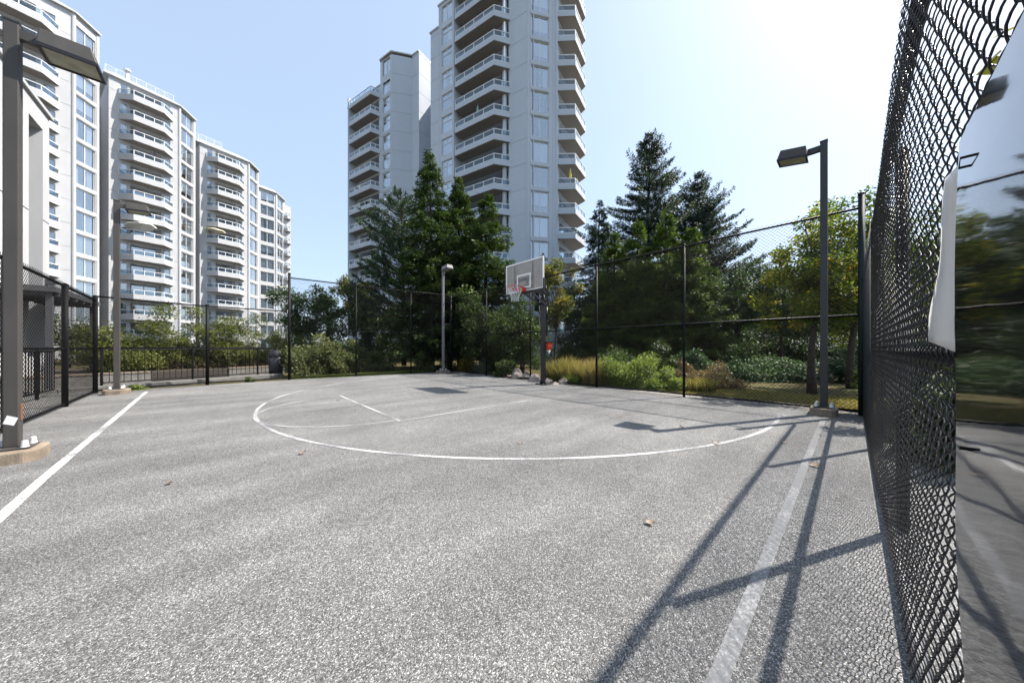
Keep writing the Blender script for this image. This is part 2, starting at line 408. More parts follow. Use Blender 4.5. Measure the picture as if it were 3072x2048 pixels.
o = line_obj('free_throw_circle', arc((2.10,6.88), 1.76, 90, 270, 40), .036, 'line_paint_faded'); o.location.z = .0012
line_obj('half_court_line', [(-1.05,1.5),(-1.19,4.08),(-1.25,4.97),(-1.64,13.04)], .068)
o = line_obj('side_line', [(-1.5,.33),(1.4,.33),(7.3,.34)], .060, 'line_paint_worn'); o.location.z = .0008
o = line_obj('far_side_line', [(-1.64,13.05),(0.2,13.35),(4.5,13.45)], .045, 'line_paint_faded'); o.location.z = .0008
line_obj('base_line', [(7.24,.36),(7.26,2.6)], .05, 'line_paint_worn')

# ================================================================== CHAIN LINK FENCES
def tubes_np(paths, r, sides=3):
    paths = np.asarray(paths, float); n, k, _ = paths.shape
    t = np.empty_like(paths); t[:,1:-1] = paths[:,2:]-paths[:,:-2]; t[:,0] = paths[:,1]-paths[:,0]; t[:,-1] = paths[:,-1]-paths[:,-2]
    t /= np.linalg.norm(t, axis=2, keepdims=True)
    ref = np.array([0.31,0.87,0.39]); e = np.cross(t, ref); e /= np.linalg.norm(e, axis=2, keepdims=True); b = np.cross(t, e)
    ang = np.arange(sides)*2*pi/sides
    vs = paths[:,:,None,:]+r*(e[:,:,None,:]*np.cos(ang)[None,None,:,None]+b[:,:,None,:]*np.sin(ang)[None,None,:,None])
    idx = np.arange(n*k*sides).reshape(n,k,sides)
    a = idx[:,:-1,:]; c = np.roll(a,-1,axis=2); d = idx[:,1:,:]; e2 = np.roll(d,-1,axis=2)
    return vs.reshape(-1,3), np.stack([a,c,e2,d],-1).reshape(-1,4)
def chain_straight(L, z0, z1, p=.0707, r=.0016):
    H = z1-z0; paths = []
    for sgn in (1,-1):
        s = -H
        while s < L:
            if sgn > 0: x0, h0, x1, h1 = s, 0, s+H, H
            else: x0, h0, x1, h1 = s, H, s+H, 0
            f0 = max(0, -x0/(x1-x0)); f1 = min(1, (L-x0)/(x1-x0))
            if f1-f0 > .01:
                A = (x0+(x1-x0)*f0, sgn*.003, z0+h0+(h1-h0)*f0); B = (x0+(x1-x0)*f1, sgn*.003, z0+h0+(h1-h0)*f1)
                paths.append((A,B))
            s += p
    return tubes_np(paths, r, 3)
def chain_woven(L, z0, z1, p=.068, r=.0021, per=8, seed=1):
    rng = np.random.default_rng(seed)
    nper = int((z1-z0)/p); n = nper*per+1; tt = np.arange(n)/per
    npick = int(L/(p/2)); paths = np.empty((npick, n, 3))
    for i in range(npick):
        ph = tt + (.5 if i % 2 else 0)
        tri = np.abs(((ph) % 1)*2-1)                 # 0..1 triangle
        sm = .5-.5*np.cos(pi*tri)
        x = (i + .78*tri+.22*sm)*p/2*1.0
        x = i*p/2 + (x-i*p/2)*1.10 - .05*p/2
        y = .0058*np.sin(2*pi*ph)
        z = z0+tt*p
        x = x + .0012*np.sin(tt*.37+i*.11)
        y = y + .006*np.sin(i*.045+tt*.13)+.0008*rng.standard_normal()
        if seed:                                        # knuckled ends at the top selvage
            y[-2:] += .006*(-1)**i; x[-1] += .010*(-1)**i
        paths[i,:,0] = x; paths[i,:,1] = y; paths[i,:,2] = z
    return tubes_np(paths, r, 4)

def fence(name, label, pts, posts, top, mid, bot=.06, post_top=None, rpost=.030, rrail=.021, woven=None, mesh_top=None, rail_bot=True,
          post_mat='post_black', wire='black_vinyl', r=.0027, rterm=.045, postside=.05, cat='fence', low_mat=None):
    """pts: court points of the fence line; posts: (a,b,h,thick) tuples"""
    o0 = cw(pts[0][0], pts[0][1]); T = thing(name, o0, label, cat, 'chain link fences round the court')
    for (a, b, h, k) in posts:
        p = cw(a, b); R = rterm if k else rpost
        mb = MB(); mb.tube([p+Vector((0,0,-.02)), p+Vector((0,0,h))], R, 12)
        P = mb.build('post', post_mat if not isinstance(k, str) else k, T, True)
        mb = MB(); n = 12
        mb.frustum([p+Vector((R*1.12*cos(2*pi*i/n), R*1.12*sin(2*pi*i/n), h-.03)) for i in range(n)], [p+Vector((R*1.12*cos(2*pi*i/n), R*1.12*sin(2*pi*i/n), h+.004)) for i in range(n)])
        mb.frustum([p+Vector((R*1.12*cos(2*pi*i/n), R*1.12*sin(2*pi*i/n), h+.004)) for i in range(n)], [p+Vector((R*.5*cos(2*pi*i/n), R*.5*sin(2*pi*i/n), h+.03)) for i in range(n)])
        o = obj('post_cap', mb.mesh('post_cap', post_mat if not isinstance(k, str) else k, org(T), False), P)
    for nm, z in (('top_rail', top), ('middle_rail', mid), ('bottom_rail', bot)):
        if z is None or (nm == 'bottom_rail' and not rail_bot): continue
        mb = MB(); mb.tube([cw(a, b, z) for a, b in pts], rrail, 10); mb.build(nm, low_mat if low_mat and nm == 'bottom_rail' else post_mat, T, True)
    for i in range(len(pts)-1):
        A, B = np.array(pts[i]), np.array(pts[i+1]); L = float(np.linalg.norm(B-A)); d = (B-A)/L
        segs = []
        if woven and i == 0:
            Lw = min(L, woven); v, f = chain_woven(Lw, bot, mesh_top or top+.05, r=r); segs.append((v, f, 0))
            if Lw < L-.1: v, f = chain_straight(L-Lw, bot, mesh_top or top+.05, r=r); segs.append((v, f, Lw))
        else:
            v, f = chain_straight(L, bot, mesh_top or top+.05, r=r); segs.append((v, f, 0))
        nrm = np.array([-d[1], d[0]])
        for v, f, off in segs:
            q = A[None,:]+(v[:,0:1]+off)*d[None,:]+(v[:,1:2]-rrail-.004 if postside < 0 else v[:,1:2]+rrail+.004)*nrm[None,:]
            w = q[:,0:1]*U[None,:]+q[:,1:2]*V[None,:]
            vv = np.concatenate([w, v[:,2:3]], 1)-np.array(o0)[None,:]
            m = obj('chain_link_mesh', np_mesh('chain_link_mesh', vv, f, wire, smooth=True), T); m['kind'] = 'stuff'
    return T
RA = 8.30
fence('chain_link_fence', 'tall black chain link fence behind the basketball hoop, trees beyond it',
      [(8.34,-.12),(RA,2.81),(8.25,5.24),(8.24,8.02),(8.27,10.7),(8.36,13.75)],
      [(RA,2.81,3.74,0),(8.25,5.24,3.74,0),(8.24,8.02,3.74,0),(8.27,10.7,3.72,0)], 3.70, 1.79, .075, postside=.05)
fence('chain_link_fence', 'tall black chain link fence on the far side, ending at the corner lamp',
      [(8.36,13.75),(6.38,14.05),(4.05,14.28),(1.73,14.40)],
      [(8.36,13.75,3.88,1),(6.38,14.05,3.80,0),(4.05,14.28,3.86,0),(1.73,14.40,4.02,1)], 3.86, 1.90, .07, postside=.05)
fence('chain_link_fence', 'low black chain link fence in front of the hedge and picket railing on the left',
      [(1.66,14.38),(-.49,14.40),(-2.60,13.62)],
      [(-.49,14.40,2.62,1),(-2.60,13.62,2.58,1)], 2.58, 1.21, .07, postside=.05, r=.0028)
fence('chain_link_fence', 'black chain link fence beside the nearest lamp post at the left edge',
      [(-2.60,13.62),(-2.46,10.9),(-2.34,8.2),(-2.22,5.4),(-2.1,2.6)],
      [(-2.46,10.9,2.5,1),(-2.34,8.2,2.5,1),(-2.22,5.4,2.5,1)], 2.47, 1.19, .06, postside=.05, r=.0026, rrail=.025)
NB = -.165
fence('chain_link_fence', 'near black chain link fence running along the right edge with the glossy panel on it',
      [(-.6,NB-.005),(8.30,NB+.02)],
      [(-1.7,NB-.06,2.5,0),(.80,NB-.06,2.5,0),(3.30,NB-.055,2.5,0),(5.80,NB-.05,2.5,0),(8.34,-.10,3.95,'post_green')], 2.45, 1.175, .055, woven=5.6, mesh_top=2.56, rrail=.024,
      wire='near_wire', postside=.05, r=.0018, low_mat='galv_pole')

# ================================================================== LAMP POSTS
def lamp(label, a, b, H, hd, paint, w=.135, head_len=.62, arm=.20, base_len=(.62,.36), base_dir=0, tilt=.07, side=1, sticker=False, headmat=None):
    """hd: direction of the head in court axes; local x follows it"""
    loc = cw(a, b); T = thing('lamp_post', loc, label, 'lamp post', 'shoebox lamp posts round the court')
    rot = COURT_ROT + atan2(hd[1], hd[0]); R = Matrix.Rotation(rot, 4, 'Z')
    def put(name, mb, mt, par=T, smooth=False): return obj(name, mb.mesh(name, mt, (0,0,0), smooth), par, (0,0,0), rot if par is T else 0)
    rnd = random.Random(int(a*100+b*10))
    # concrete foot, rounded rectangle
    mb = MB(); lx, ly = base_len; lx /= 2; ly /= 2
    if base_dir: lx, ly = ly, lx
    poly = []
    for k, (sx, sy) in enumerate(((1,1),(-1,1),(-1,-1),(1,-1))):
        for j in range(5):
            t = k*pi/2+j*pi/8; rr = .12
            poly.append((sx*(lx-rr)+rr*cos(t)+rnd.uniform(-.008,.008), sy*(ly-rr)+rr*sin(t)+rnd.uniform(-.008,.008)))
    mb.prism(poly, -.04, .125); bevel(put('concrete_base', mb, 'concrete'), .018)
    mb = MB(); mb.box(-.135,.135,-.135,.135,.127,.147); bevel(put('base_plate', mb, paint), .006)
    mb = MB(); mb.box(-w/2,w/2,-w/2,w/2,.146,H); P = bevel(put('pole', mb, paint), .008)
    mb = MB(); mb.box(-w/2-.004,w/2+.004,-w/2-.004,w/2+.004,H-.005,H+.015); put('pole_cap', mb, 'bronze_dark' if paint != 'galv_pole' else paint, P)
    mb = MB(); mb.box(w/2-.001,w/2+.006,-.03,.03,.42,.60); put('handhole_cover', mb, 'rust' if sticker else paint, P)
    if sticker:
        mb = MB(); y = -w/2-.0015 if side > 0 else w/2+.0015
        mb.quad((-.045,y,.405),(.020,y,.375),(.046,y,.455),(-.020,y,.49)); put('sticker', mb, 'sticker', P)
    for sx in (-1,1):
        for sy in (-1,1):
            mb = MB(); mb.disc_cyl((sx*.098, sy*.098), .029, .024, .147, .160, 14); mb.disc_cyl((sx*.098, sy*.098), .026, .019, .160, .212, 14)
            put('bolt_cap', mb, 'white_plastic')
    # arm and head
    za = H-.10
    mb = MB(); mb.box(w/2, w/2+arm, -.035, .035, za-.05, za+.05); put('arm', mb, paint)
    x0 = w/2+arm; x1 = x0+head_len; hw = .17
    up = tilt*head_len
    def P3(x, y, z): return (x, y, z+(x-x0)*tilt)
    mb = MB()
    mb.frustum([P3(x0,-hw,za-.09),P3(x1,-hw,za-.09),P3(x1,hw,za-.09),P3(x0,hw,za-.09)],
               [P3(x0+.01,-hw*.86,za+.085),P3(x1-.05,-hw*.86,za+.085),P3(x1-.05,hw*.86,za+.085),P3(x0+.01,hw*.86,za+.085)])
    h = bevel(put('lamp_head', mb, headmat or paint), .012)
    mb = MB()
    fr = .022
    for (xa, xb, ya, yb) in ((x0-.004,x1+.004,-hw-.004,-hw+fr),(x0-.004,x1+.004,hw-fr,hw+.004),(x0-.004,x0+fr,-hw+fr,hw-fr),(x1-fr,x1+.004,-hw+fr,hw-fr)):
        mb.frustum([P3(xa,ya,za-.118),P3(xb,ya,za-.118),P3(xb,yb,za-.118),P3(xa,yb,za-.118)],[P3(xa,ya,za-.091),P3(xb,ya,za-.091),P3(xb,yb,za-.091),P3(xa,yb,za-.091)])
    put('lens_frame', mb, 'hoop_black', h)
    mb = MB(); mb.quad(P3(x0+fr,-hw+fr,za-.105),P3(x1-fr,-hw+fr,za-.105),P3(x1-fr,hw-fr,za-.105),P3(x0+fr,hw-fr,za-.105))
    put('lens', mb, 'lamp_lens', h)
    return T
lamp('nearest lamp post at the left edge, brown grey, sticker near its foot', -1.70, 6.08, 4.68, (1,0), 'bronze_paint', w=.098, head_len=.41, arm=.13, base_len=(.40,.50), sticker=True, tilt=.0)
lamp('brown grey lamp post in the far left corner, in front of the hedge', -2.14, 13.02, 5.05, (1,0), 'bronze_paint', w=.105, head_len=.42, arm=.11, base_len=(.44,.50))
lamp('lamp post in the far corner in front of the cedars, pale grey pole', 7.75, 13.45, 5.12, (0,-1), 'galv_pole', w=.102, head_len=.55, arm=.05, base_len=(.5,.6))
lamp('dark lamp post at the right beside the near fence, head turned left', 8.02, .36, 4.95, (0,1), 'bronze_dark', w=.098, head_len=.42, arm=.17, base_len=(.36,.56), headmat='bronze_paint', tilt=.20)

# ================================================================== BASKETBALL HOOP
def hoop():
    loc = cw(7.72, 6.92); T = thing('basketball_hoop', loc, 'black steel basketball hoop with clear backboard and red rim', 'basketball hoop')
    r = COURT_ROT + pi       # local x points from the post to the court (-U), local y = -V
    def put(name, mb, mt, par=T, smooth=False): return obj(name, mb.mesh(name, mt, (0,0,0), smooth), par, (0,0,0), r if par is T else 0)
    mb = MB(); mb.box(-.19,.19,-.19,.19,0,.025); B = put('base_plate', mb, 'hoop_black')
    for sx in (-1,1):
        for sy in (-1,1):
            mb = MB(); mb.disc_cyl((sx*.15,sy*.15), .02,.02,.025,.055,6); put('bolt', mb, 'steel', B)
    mb = MB()
    for a_ in range(4):
        c, s = cos(a_*pi/2), sin(a_*pi/2)
        mb.frustum([(c*.065-s*.006,s*.065+c*.006,.025),(c*.17-s*.006,s*.17+c*.006,.025),(c*.065-s*.006,s*.065+c*.006,.15)],
                   [(c*.065+s*.006,s*.065-c*.006,.025),(c*.17+s*.006,s*.17-c*.006,.025),(c*.065+s*.006,s*.065-c*.006,.15)])
    put('gusset', mb, 'hoop_black', B)
    mb = MB(); mb.box(-.065,.065,-.065,.065,.025,2.78); bevel(put('pole', mb, 'hoop_black'), .01)
    xb = .90; zb0, zb1, hw = 2.95, 3.90, .83
    # arms: pairs of parallelogram bars
    for y in (-.09,.09):
        mb = MB(); mb.bar((.0,y,2.62),(xb-.05,y*1.8,3.02),.045,.06); put('lower_arm', mb, 'hoop_black')
        mb = MB(); mb.bar((-.06,y,2.98),(xb-.05,y*2.2,3.42),.04,.05); put('upper_arm', mb, 'hoop_black')
        mb = MB(); pa = [(-.16+.02*i, y*1.05, 2.60+.09*i+ .03*sin(i)) for i in range(8)]; mb.tube(pa, .022, 8); put('rear_link', mb, 'hoop_black', T, True)
    # adjuster behind the pole
    mb = MB(); mb.tube([(-.02,-.02,2.98),(-.12,-.02,2.72),(-.22,-.02,2.60)], .03, 8); put('spring_lever', mb, 'hoop_black', T, True)
    mb = MB(); mb.tube([(-.20,-.02,2.66),(-.19,-.02,1.60)], .022, 10); mb.tube([(-.195,-.02,2.55),(-.195,-.02,2.15)], .036, 10); put('adjuster_rod', mb, 'hoop_black', T, True)
    mb = MB(); mb.box(-.21,-.06,-.03,.01,1.86,1.90); put('adjuster_bracket', mb, 'hoop_black')
    # backboard
    BB = MB(); BB.box(xb-.006,xb+.006,-hw+.02,hw-.02,zb0+.02,zb1-.02); bo = put('backboard', BB, 'acrylic')
    def frame_rect(x, t, y0, y1, z0, z1, w):
        m = MB()
        m.box(x-t,x+t,y0,y1,z0,z0+w); m.box(x-t,x+t,y0,y1,z1-w,z1); m.box(x-t,x+t,y0,y0+w,z0+w,z1-w); m.box(x-t,x+t,y1-w,y1,z0+w,z1-w)
        return m
    put('border', frame_rect(xb, .013, -hw, hw, zb0, zb1, .045), 'board_white', bo)
    put('target_square', frame_rect(xb+.009, .0025, -.305, .305, 3.06, 3.50, .05), 'board_white', bo)
    mb = MB()
    for y in (-.40,.40): mb.box(xb-.045,xb-.014,y-.018,y+.018,zb0-.02,zb1-.02)
    mb.box(xb-.05,xb-.014,-.42,.42,3.36,3.40); mb.box(xb-.05,xb-.014,-.42,.42,3.12,3.16)
    put('back_frame', mb, 'hoop_black', bo)
    mb = MB(); mb.box(xb-.035,xb+.03,-hw-.012,hw+.012,zb0-.055,zb0+.012)
    for s in (-1,1): mb.box(xb-.035,xb+.03,s*(hw+.006)-.02,s*(hw+.006)+.02,zb0+.01,zb0+.30)
    put('edge_padding', mb, 'hoop_black', bo)
    # rim
    xr = xb+.15+.229; zr = 3.05; n = 40
    mb = MB(); ring = [(xr+.229*cos(2*pi*i/n), .229*sin(2*pi*i/n), zr) for i in range(n+1)]; mb.tube(ring, .011, 8, False)
    rim = put('rim', mb, 'rim_red', T, True)
    mb = MB(); mb.box(xb+.014,xb+.14,-.10,.10,zr-.10,zr+.025); mb.bar((xb+.10,-.09,zr-.07),(xr-.05,-.222,zr-.005),.02,.03); mb.bar((xb+.10,.09,zr-.07),(xr-.05,.222,zr-.005),.02,.03)
    bevel(put('rim_bracket', mb, 'rim_red', rim), .006)
    # net
    mb = MB(); m = 12; lev = [(zr-.015,.225),(zr-.10,.205),(zr-.19,.165),(zr-.28,.13),(zr-.36,.115),(zr-.43,.12)]
    for i in range(m):
        for s in (1,-1):
            path = []
            for j, (z, rr) in enumerate(lev):
                t = 2*pi*(i+s*.5*j)/m; path.append((xr+rr*cos(t), rr*sin(t), z))
            mb.tube(path, .004, 4, False)
    put('net', mb, 'net_white', rim)
    return T
hoop()
# cone hung upside down from the adjuster rod
loc = cw(7.93, 6.90, .99)
T = thing('traffic_cone', loc, 'orange and white cone hanging upside down behind the hoop pole', 'cone')
nn = 16
def ring(r, z, n=nn): return [(r*cos(2*pi*i/n)+.03, r*sin(2*pi*i/n)-.02, z) for i in range(n)]
mb = MB(); mb.frustum(ring(.055,.14), ring(.125,.40)); obj('cone_body', mb.mesh('cone_body','cone_orange',(0,0,0),True), T)
mb = MB(); mb.frustum(ring(.018,0), ring(.055,.14)); obj('white_collar', mb.mesh('white_collar','white_plastic',(0,0,0),True), T)
mb = MB(); mb.box(-.13,.19,-.18,.14,.402,.432); o = bevel(obj('cone_base', mb.mesh('cone_base','hoop_black'), T, (0,0,0)), .01); 
mb = MB(); mb.tube([(.03,-.02,.43),(.0,.0,.86)], .008, 6); obj('hanging_cord', mb.mesh('hanging_cord','hoop_black'), T)

# ================================================================== GLOSSY PANEL ON THE NEAR FENCE
def panel():
    T = thing('sign_panel', cw(.55, NB+.05, .30), 'glossy black plastic panel hung on the near fence at the right edge', 'panel')
    nx, nz = 24, 24; a0, a1, z0, z1 = -.35, .865, .28, 1.53
    vs = []; fs = []
    def pt(i, j, off):
        f, g = i/nx, j/nz; z = z0+(z1-z0)*g
        edge = a1 + .012*sin(pi*min(1,g*1.1))-.30*max(0,.48-g)
        a = a0+(edge-a0)*f
        b = NB+.048+off+.0020*sin(g*7.5+f*2)+.0012*sin(g*15+1)*f+.002*(f-.5)*sin(g*4)
        p = cw(a, b, z)
        return p
    for off in (0,.004):
        for j in range(nz+1):
            for i in range(nx+1): vs.append(pt(i, j, off))
    M = (nx+1)*(nz+1)
    for j in range(nz):
        for i in range(nx):
            q = j*(nx+1)+i
            fs += [(q+1,q,q+nx+1,q+nx+2), (M+q,M+q+1,M+q+nx+2,M+q+nx+1)]
    rim = [i for i in range(nx+1)]+[(j+1)*(nx+1)-1 for j in range(1,nz+1)]+[nz*(nx+1)+i for i in range(nx-1,-1,-1)]+[j*(nx+1) for j in range(nz-1,0,-1)]
    for k in range(len(rim)):
        p, q = rim[k], rim[(k+1)%len(rim)]; n0 = len(vs); vs += [vs[p], vs[q], vs[M+q], vs[M+p]]; fs.append((n0,n0+1,n0+2,n0+3))
    mb = MB(); mb.add(vs, fs); mb.build('sheet', 'gloss_black', T, True)
    for a, z in ((.76,.42),(.80,1.05),(.80,1.47)):
        mb = MB(); mb.tube([cw(a+.012,NB-.02,z),cw(a+.012,NB+.058,z),cw(a-.012,NB+.060,z+.006),cw(a-.012,NB-.02,z+.006)], .002, 5, False); mb.build('cable_tie', 'post_black', T)
    S2 = thing('plastic_strip', cw(1.15, NB+.03, 1.17), 'white plastic strip hanging on the near fence left of the glossy panel', 'strip')
    vs = []; fs = []; m = 16
    for j in range(m+1):
        g = j/m; z = 1.205+(1.53-1.205)*g
        aL = 1.32-.22*g+.004*sin(g*11); aR = 1.03-.06*g
        zL = .012*(1-g)
        b = NB+.034+.003*sin(g*8)
        vs += [cw(aL,b+.002,z+zL), cw((aL+aR)/2,b+.007+.002*sin(g*13),z+zL*.4), cw(aR,b,z-.012*(1-g))]
        if j:
            for k in range(2): fs.append((3*j-3+k,3*j-2+k,3*j+1+k,3*j+k))
    mb = MB(); mb.add(vs, fs); o = mb.build('strip', 'white_plastic', S2, True)
    sm = o.modifiers.new('solid','SOLIDIFY'); sm.thickness = .0015
panel()

# ================================================================== APARTMENT BUILDINGS
ST = 2.70                                  # storey height
def dvec(deg): return np.array([sin(radians(deg)), cos(radians(deg))])
def on_line(P, d, px):                     # point of the plan line P + t d on a bearing
    r = (px-1536)/935; t = (r*P[1]-P[0])/(d[0]-r*d[1]); return P+t*d, t

class Facade:
    """a wall from P0 to P1 in plan; local x runs along the wall with the outside on local +y"""
    def __init__(s, P0, P1, inside):
        P0, P1 = np.array(P0, float), np.array(P1, float)
        d = (P1-P0)/np.linalg.norm(P1-P0); n = np.array([-d[1], d[0]])
        if np.dot(n, np.array(inside)-P0) > 0: P0, P1, d = P1, P0, -d; n = -n
        s.P, s.d, s.n, s.L = P0, d, n, float(np.linalg.norm(P1-P0)); s.rot = atan2(d[1], d[0]); s.op = []
    def s_at(s, px): return on_line(s.P, s.d, px)[1]
    def w(s, x, y, z): p = s.P+s.d*x+s.n*y; return (p[0], p[1], z)
    def opening(s, x0, x1, z0, z1, depth, back=False): s.op.append((min(x0,x1), max(x0,x1), z0, z1, depth, back))
    def wall(s, mb, z0, z1, grooves=()):
        gr = [(g-.022, g+.022) for g in grooves if z0+.1 < g < z1-.1]
        xs = sorted({0.0, s.L, *[round(o[0],4) for o in s.op], *[round(o[1],4) for o in s.op]})
        xs = [x for x in xs if -1e-6 <= x <= s.L+1e-6]
        zs = sorted({z0, z1, *[o[2] for o in s.op], *[o[3] for o in s.op], *[q for g in gr for q in g]}); zs = [z for z in zs if z0-1e-6 <= z <= z1+1e-6]
        for j in range(len(zs)-1):
            za, zb = zs[j], zs[j+1]; zc = (za+zb)/2
            if zb-za < 1e-5: continue
            y = -.03 if any(g0 < zc < g1 for g0, g1 in gr) else 0.0
            run = None
            for i in range(len(xs)-1):
                xc = (xs[i]+xs[i+1])/2
                hole = any(o[0] < xc < o[1] and o[2] < zc < o[3] for o in s.op) or xs[i+1]-xs[i] < 1e-5
                if not hole:
                    if run is None: run = xs[i]
                    e = xs[i+1]
                if (hole or i == len(xs)-2) and run is not None:
                    mb.quad(s.w(run,y,za), s.w(e,y,za), s.w(e,y,zb), s.w(run,y,zb))
                    if y:
                        mb.quad(s.w(run,0,za), s.w(e,0,za), s.w(e,y,za), s.w(run,y,za)); mb.quad(s.w(run,0,zb), s.w(e,0,zb), s.w(e,y,zb), s.w(run,y,zb))
                    run = None
        for x0, x1, za, zb, dp, back in s.op:
            q = -dp
            mb.quad(s.w(x0,0,za), s.w(x1,0,za), s.w(x1,q,za), s.w(x0,q,za)); mb.quad(s.w(x0,0,zb), s.w(x1,0,zb), s.w(x1,q,zb), s.w(x0,q,zb))
            mb.quad(s.w(x0,0,za), s.w(x0,0,zb), s.w(x0,q,zb), s.w(x0,q,za)); mb.quad(s.w(x1,0,za), s.w(x1,0,zb), s.w(x1,q,zb), s.w(x1,q,za))
            if back: mb.quad(s.w(x0,q,za), s.w(x1,q,za), s.w(x1,q,zb), s.w(x0,q,zb))

WIN = {}
def win_meshes(w, h, style):
    key = (round(w,3), round(h,3), style)
    if key in WIN: return WIN[key]
    fb = .055; mb = MB(); fm = 'white_alu' if style != 'door' else 'door_frame'
    mb.box(0,w,-.05,.02,0,fb); mb.box(0,w,-.05,.02,h-fb,h); mb.box(0,fb,-.05,.02,fb,h-fb); mb.box(w-fb,w,-.05,.02,fb,h-fb)
    panes = []
    if style == 'single': panes = [(fb,w-fb,fb,h-fb)]
    elif style in ('double','tilt'):
        c = w/2; mb.box(c-.035,c+.035,-.05,.022,fb,h-fb); panes = [(fb,c-.035,fb,h-fb),(c+.035,w-fb,fb,h-fb)]
    elif style == 'top':
        zt = h*.66; c = w/2; mb.box(fb,w-fb,-.05,.022,zt-.03,zt+.03); mb.box(c-.03,c+.03,-.05,.022,zt+.03,h-fb)
        panes = [(fb,w-fb,fb,zt-.03),(fb,c-.03,zt+.03,h-fb),(c+.03,w-fb,zt+.03,h-fb)]
    elif style == 'door':
        k = 3 if w > 2.6 else 2
        for i in range(1,k): mb.box(w*i/k-.03,w*i/k+.03,-.05,.022,fb,h-fb)
        panes = [(w*i/k+.03, w*(i+1)/k-.03, fb, h-fb) for i in range(k)]
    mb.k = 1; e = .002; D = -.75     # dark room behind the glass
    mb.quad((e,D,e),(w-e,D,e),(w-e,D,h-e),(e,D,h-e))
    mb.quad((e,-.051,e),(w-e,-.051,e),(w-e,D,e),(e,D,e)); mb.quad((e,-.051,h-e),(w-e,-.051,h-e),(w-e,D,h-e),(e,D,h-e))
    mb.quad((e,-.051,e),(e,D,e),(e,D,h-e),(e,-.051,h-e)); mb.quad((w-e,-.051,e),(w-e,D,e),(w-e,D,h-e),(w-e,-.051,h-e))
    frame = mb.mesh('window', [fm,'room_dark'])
    pm = []
    for x0,x1,z0,z1 in panes:
        m = MB(); m.box(x0-.005,x1+.005,-.022,-.014,z0-.005,z1+.005); pm.append(m.mesh('pane','pane_glass'))
    # curtains: full wavy, parted, half blind
    cm = []
    def wavy(x0, x1, z0, z1, y=-.16):
        m = MB(); k = max(4, int((x1-x0)/.07)); vs = []
        for i in range(k+1):
            x = x0+(x1-x0)*i/k; yy = y+.028*(1 if i%2 else -1)
            vs += [(x,yy,z0),(x,yy,z1)]
        m.add(vs, [(2*i,2*i+2,2*i+3,2*i+1) for i in range(k)]); return m
    cm.append(wavy(.03,w-.03,.03,h-.03).mesh('curtain','curtain'))
    m = wavy(.03,w*.30,.03,h-.03); m2 = wavy(w*.72,w-.03,.03,h-.03); m.add(m2.v,m2.f); cm.append(m.mesh('curtain','curtain'))
    m = MB(); m.box(.03,w-.03,-.125,-.12,h*.34,h-.03); cm.append(m.mesh('curtain','blind'))
    m = MB(); nb = int(h/.14)
    for i in range(nb): m.box(.03,w-.03,-.13,-.11,.04+i*.14,.04+i*.14+.085)
    cm.append(m.mesh('curtain','blind'))
    m = wavy(.03,w*.55,.03,h-.03); cm.append(m.mesh('curtain','curtain'))
    WIN[key] = (frame, pm, cm); return WIN[key]
RNG = random.Random(7)
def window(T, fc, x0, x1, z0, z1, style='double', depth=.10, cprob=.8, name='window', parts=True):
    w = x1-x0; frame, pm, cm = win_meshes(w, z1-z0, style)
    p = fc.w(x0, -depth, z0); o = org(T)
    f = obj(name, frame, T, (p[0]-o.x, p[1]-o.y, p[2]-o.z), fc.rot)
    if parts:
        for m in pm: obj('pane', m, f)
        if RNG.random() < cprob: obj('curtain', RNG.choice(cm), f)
    return f

